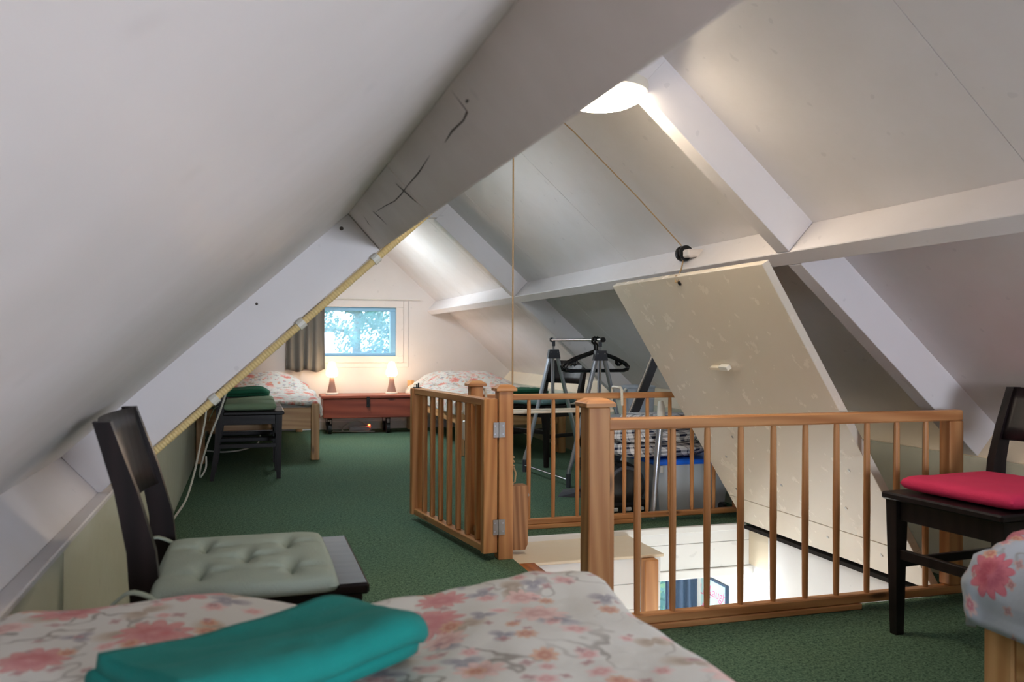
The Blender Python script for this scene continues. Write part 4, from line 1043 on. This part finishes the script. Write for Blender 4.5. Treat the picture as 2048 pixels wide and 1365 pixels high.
G().hexa([(-0.07, -0.045, 0.0), (0.07, -0.045, 0), (0.07, 0.05, 0), (-0.07, 0.05, 0)], [(-0.055, -0.035, 0.022), (0.05, -0.038, 0.03), (0.055, 0.04, 0.045), (-0.05, 0.035, 0.030)]).build('head', 'darkplastic', vh)
G().tube([(0.03, 0.0, 0.035), (0.07, 0.0, 0.045), (0.12, 0.0, 0.06)], [0.020, 0.018, 0.017], 12).build('neck', 'darkplastic', vh)
tb = thing('plastic_tub', 'pale grey plastic tub behind the plaid blanket', 'tub', (1.17, 4.86, 0))
G().hexa([(-0.16, -0.13, 0.0), (0.14, -0.13, 0), (0.14, 0.13, 0), (-0.16, 0.13, 0)], [(-0.19, -0.16, 0.43), (0.16, -0.16, 0.43), (0.16, 0.16, 0.43), (-0.19, 0.16, 0.43)]).build('body', 'greyplastic', tb)
bx('rim', (-0.20, -0.17, 0.4305), (0.17, 0.17, 0.448), 'greyplastic', tb, 0.005)
jg = thing('plastic_canister', 'translucent white plastic canister on the pale grey tub', 'canister', (1.16, 4.86, 0.4485))
G().lathe([(0.080, 0.0), (0.090, 0.01), (0.098, 0.10), (0.100, 0.17), (0.104, 0.175), (0.104, 0.185), (0.09, 0.188)], 28).build('body', 'tub', jg)
G().tube([(-0.098, -0.04, 0.03), (-0.118, -0.05, 0.06), (-0.118, -0.05, 0.15), (-0.098, -0.04, 0.17)], 0.008, 8).build('handle', 'whiteplastic', jg)
fb = thing('folded_metal_stand', 'dark flat metal folding stand with a chrome edge leaning behind the railing', 'folding stand', (0.74, 4.52, 0))
ang = math.atan2(0.795, 0.345)
mt = Matrix.Rotation(-ang, 4, 'Y')
G().box((0.02, -0.004, -0.045), (0.885, 0.018, 0.0), mt).build('flat_bar', 'darkplastic', fb)
G().tube([mt @ Vector((0.018, 0.0, 0.008)), mt @ Vector((0.90, 0.0, 0.008))], 0.0085, 10).build('chrome_edge', 'chrome', fb)
bx('foot', (-0.02, -0.07, 0.0), (0.035, 0.09, 0.018), 'darkplastic', fb, 0.004)

# ------------------------------------------------------------------ room below: curtain and poster
curtain('curtain', 'slate blue curtain in the room below seen between the balusters', 1.70, 1.945, -1.80, -0.66, 5.55, 'curtain_blue', 3.5, 0.022, 0.4)
po = thing('wall_poster', 'pale aqua poster with pink script in a blue frame in the room below', 'poster', (2.018, 5.42, -1.15))
bx('print', (-0.016, -0.155, -0.38), (-0.004, 0.18, 0.385), 'poster', po)
for lo, hi in (((-0.022, -0.170, 0.385), (-0.0005, 0.195, 0.397)), ((-0.022, -0.170, -0.392), (-0.0005, 0.195, -0.38)), ((-0.022, -0.170, -0.38), (-0.0005, -0.156, 0.385)), ((-0.022, 0.181, -0.38), (-0.0005, 0.195, 0.385))):
    bx('frame', lo, hi, 'curtain_blue', po)
def text(body, y, z, size, parent):
    cu = bpy.data.curves.new('lettering', 'FONT'); cu.body = body; cu.size = size; cu.shear = 0.25; cu.align_x = 'CENTER'; cu.extrude = 0.0006
    o = bpy.data.objects.new('lettering_source', cu); COL.objects.link(o)
    dg = bpy.context.evaluated_depsgraph_get(); me = bpy.data.meshes.new_from_object(o.evaluated_get(dg))
    bpy.data.objects.remove(o); me.materials.clear(); me.materials.append(MAT['pinkink'])
    q = bpy.data.objects.new('lettering', me); COL.objects.link(q); q.parent = parent
    q.matrix_local = Matrix(((0, 0, -1, -0.0175), (-1, 0, 0, y), (0, 1, 0, z), (0, 0, 0, 1)))
    return q
text('Live', 0.125, 0.255, 0.10, po)
text('Laugh', -0.04, 0.275, 0.10, po)
g = G()
for i in range(14):
    a = i * 2.4; rr = 0.02 + 0.004 * i
    g.box((-0.0185, 0.13 + rr * math.cos(a) * 0.6 - 0.014, 0.15 + rr * math.sin(a) * 0.5 - 0.014), (-0.0163, 0.13 + rr * math.cos(a) * 0.6 + 0.014, 0.15 + rr * math.sin(a) * 0.5 + 0.014), None, 0.0008)
g.build('flower_print', 'pinkink', po)

# ------------------------------------------------------------------ outside
gd = bx('ground', (-40, -40, -2.9), (40, 60, -2.7), 'lawn'); tag(gd, 'green lawn outside the house', 'lawn', kind='structure')
def tree(label, loc, h, rad, n, leaf, seed, blobs):
    rnd = random.Random(seed)
    t = thing('garden_tree', label, 'tree', loc)
    g = G(); g.tube([(0, 0, 0), (0.05, 0.02, h * 0.3), (-0.04, 0.05, h * 0.6), (0.03, 0, h * 0.95)], [0.13, 0.10, 0.07, 0.02], 10)
    for i in range(9):
        z = h * (0.35 + 0.06 * i); a = rnd.uniform(0, 6.28)
        g.tube([(0, 0, z), (math.cos(a) * rad * 0.4, math.sin(a) * rad * 0.4, z + 0.1), (math.cos(a) * rad * 0.8, math.sin(a) * rad * 0.8, z + rnd.uniform(-0.1, 0.3))], [0.035, 0.02, 0.008], 6)
    g.build('trunk', 'bark', t)
    vs = []; fs = []
    for i in range(n):
        bc = rnd.choice(blobs)
        while True:
            p = Vector((rnd.uniform(-1, 1), rnd.uniform(-1, 1), rnd.uniform(-1, 1)))
            if p.length < 1: break
        c = Vector(bc[:3]) + p * bc[3]
        d = Vector((rnd.uniform(-1, 1), rnd.uniform(-1, 1), rnd.uniform(-1, 1))).normalized(); u = d.orthogonal().normalized(); w = d.cross(u)
        L_ = leaf * rnd.uniform(0.7, 1.4)
        k0 = len(vs); vs += [c - u * L_, c + w * L_ * 0.45, c + u * L_, c - w * L_ * 0.45 + d * L_ * 0.1]; fs.append((k0, k0 + 1, k0 + 2, k0 + 3))
    me = bpy.data.meshes.new('foliage'); me.from_pydata([tuple(v) for v in vs], [], fs); me.materials.append(MAT['leaf'])
    o = bpy.data.objects.new('foliage', me); COL.objects.link(o); o.parent = t; tag(o, kind='stuff')
    return t
rnd = random.Random(3)
bl = [(rnd.uniform(-1.1, 0.6), rnd.uniform(-0.5, 0.5), rnd.uniform(2.9, 4.8), rnd.uniform(0.07, 0.19)) for i in range(105)]
bl += [(rnd.uniform(-0.02, 0.28), rnd.uniform(-0.3, 0.3), rnd.uniform(2.8, 4.8), rnd.uniform(0.12, 0.2)) for i in range(26)]
tree('leafy green tree outside the far gable window', (0.48, 13.2, -2.7), 5.2, 1.0, 9000, 0.032, 5, bl)
bl2 = [(rnd.uniform(-0.9, 0.9), rnd.uniform(-0.6, 0.6), rnd.uniform(0.3, 2.4), rnd.uniform(0.15, 0.3)) for i in range(60)]
tree('green shrub outside the window of the room below', (2.3, 8.6, -2.7), 2.4, 0.8, 4000, 0.05, 8, bl2)
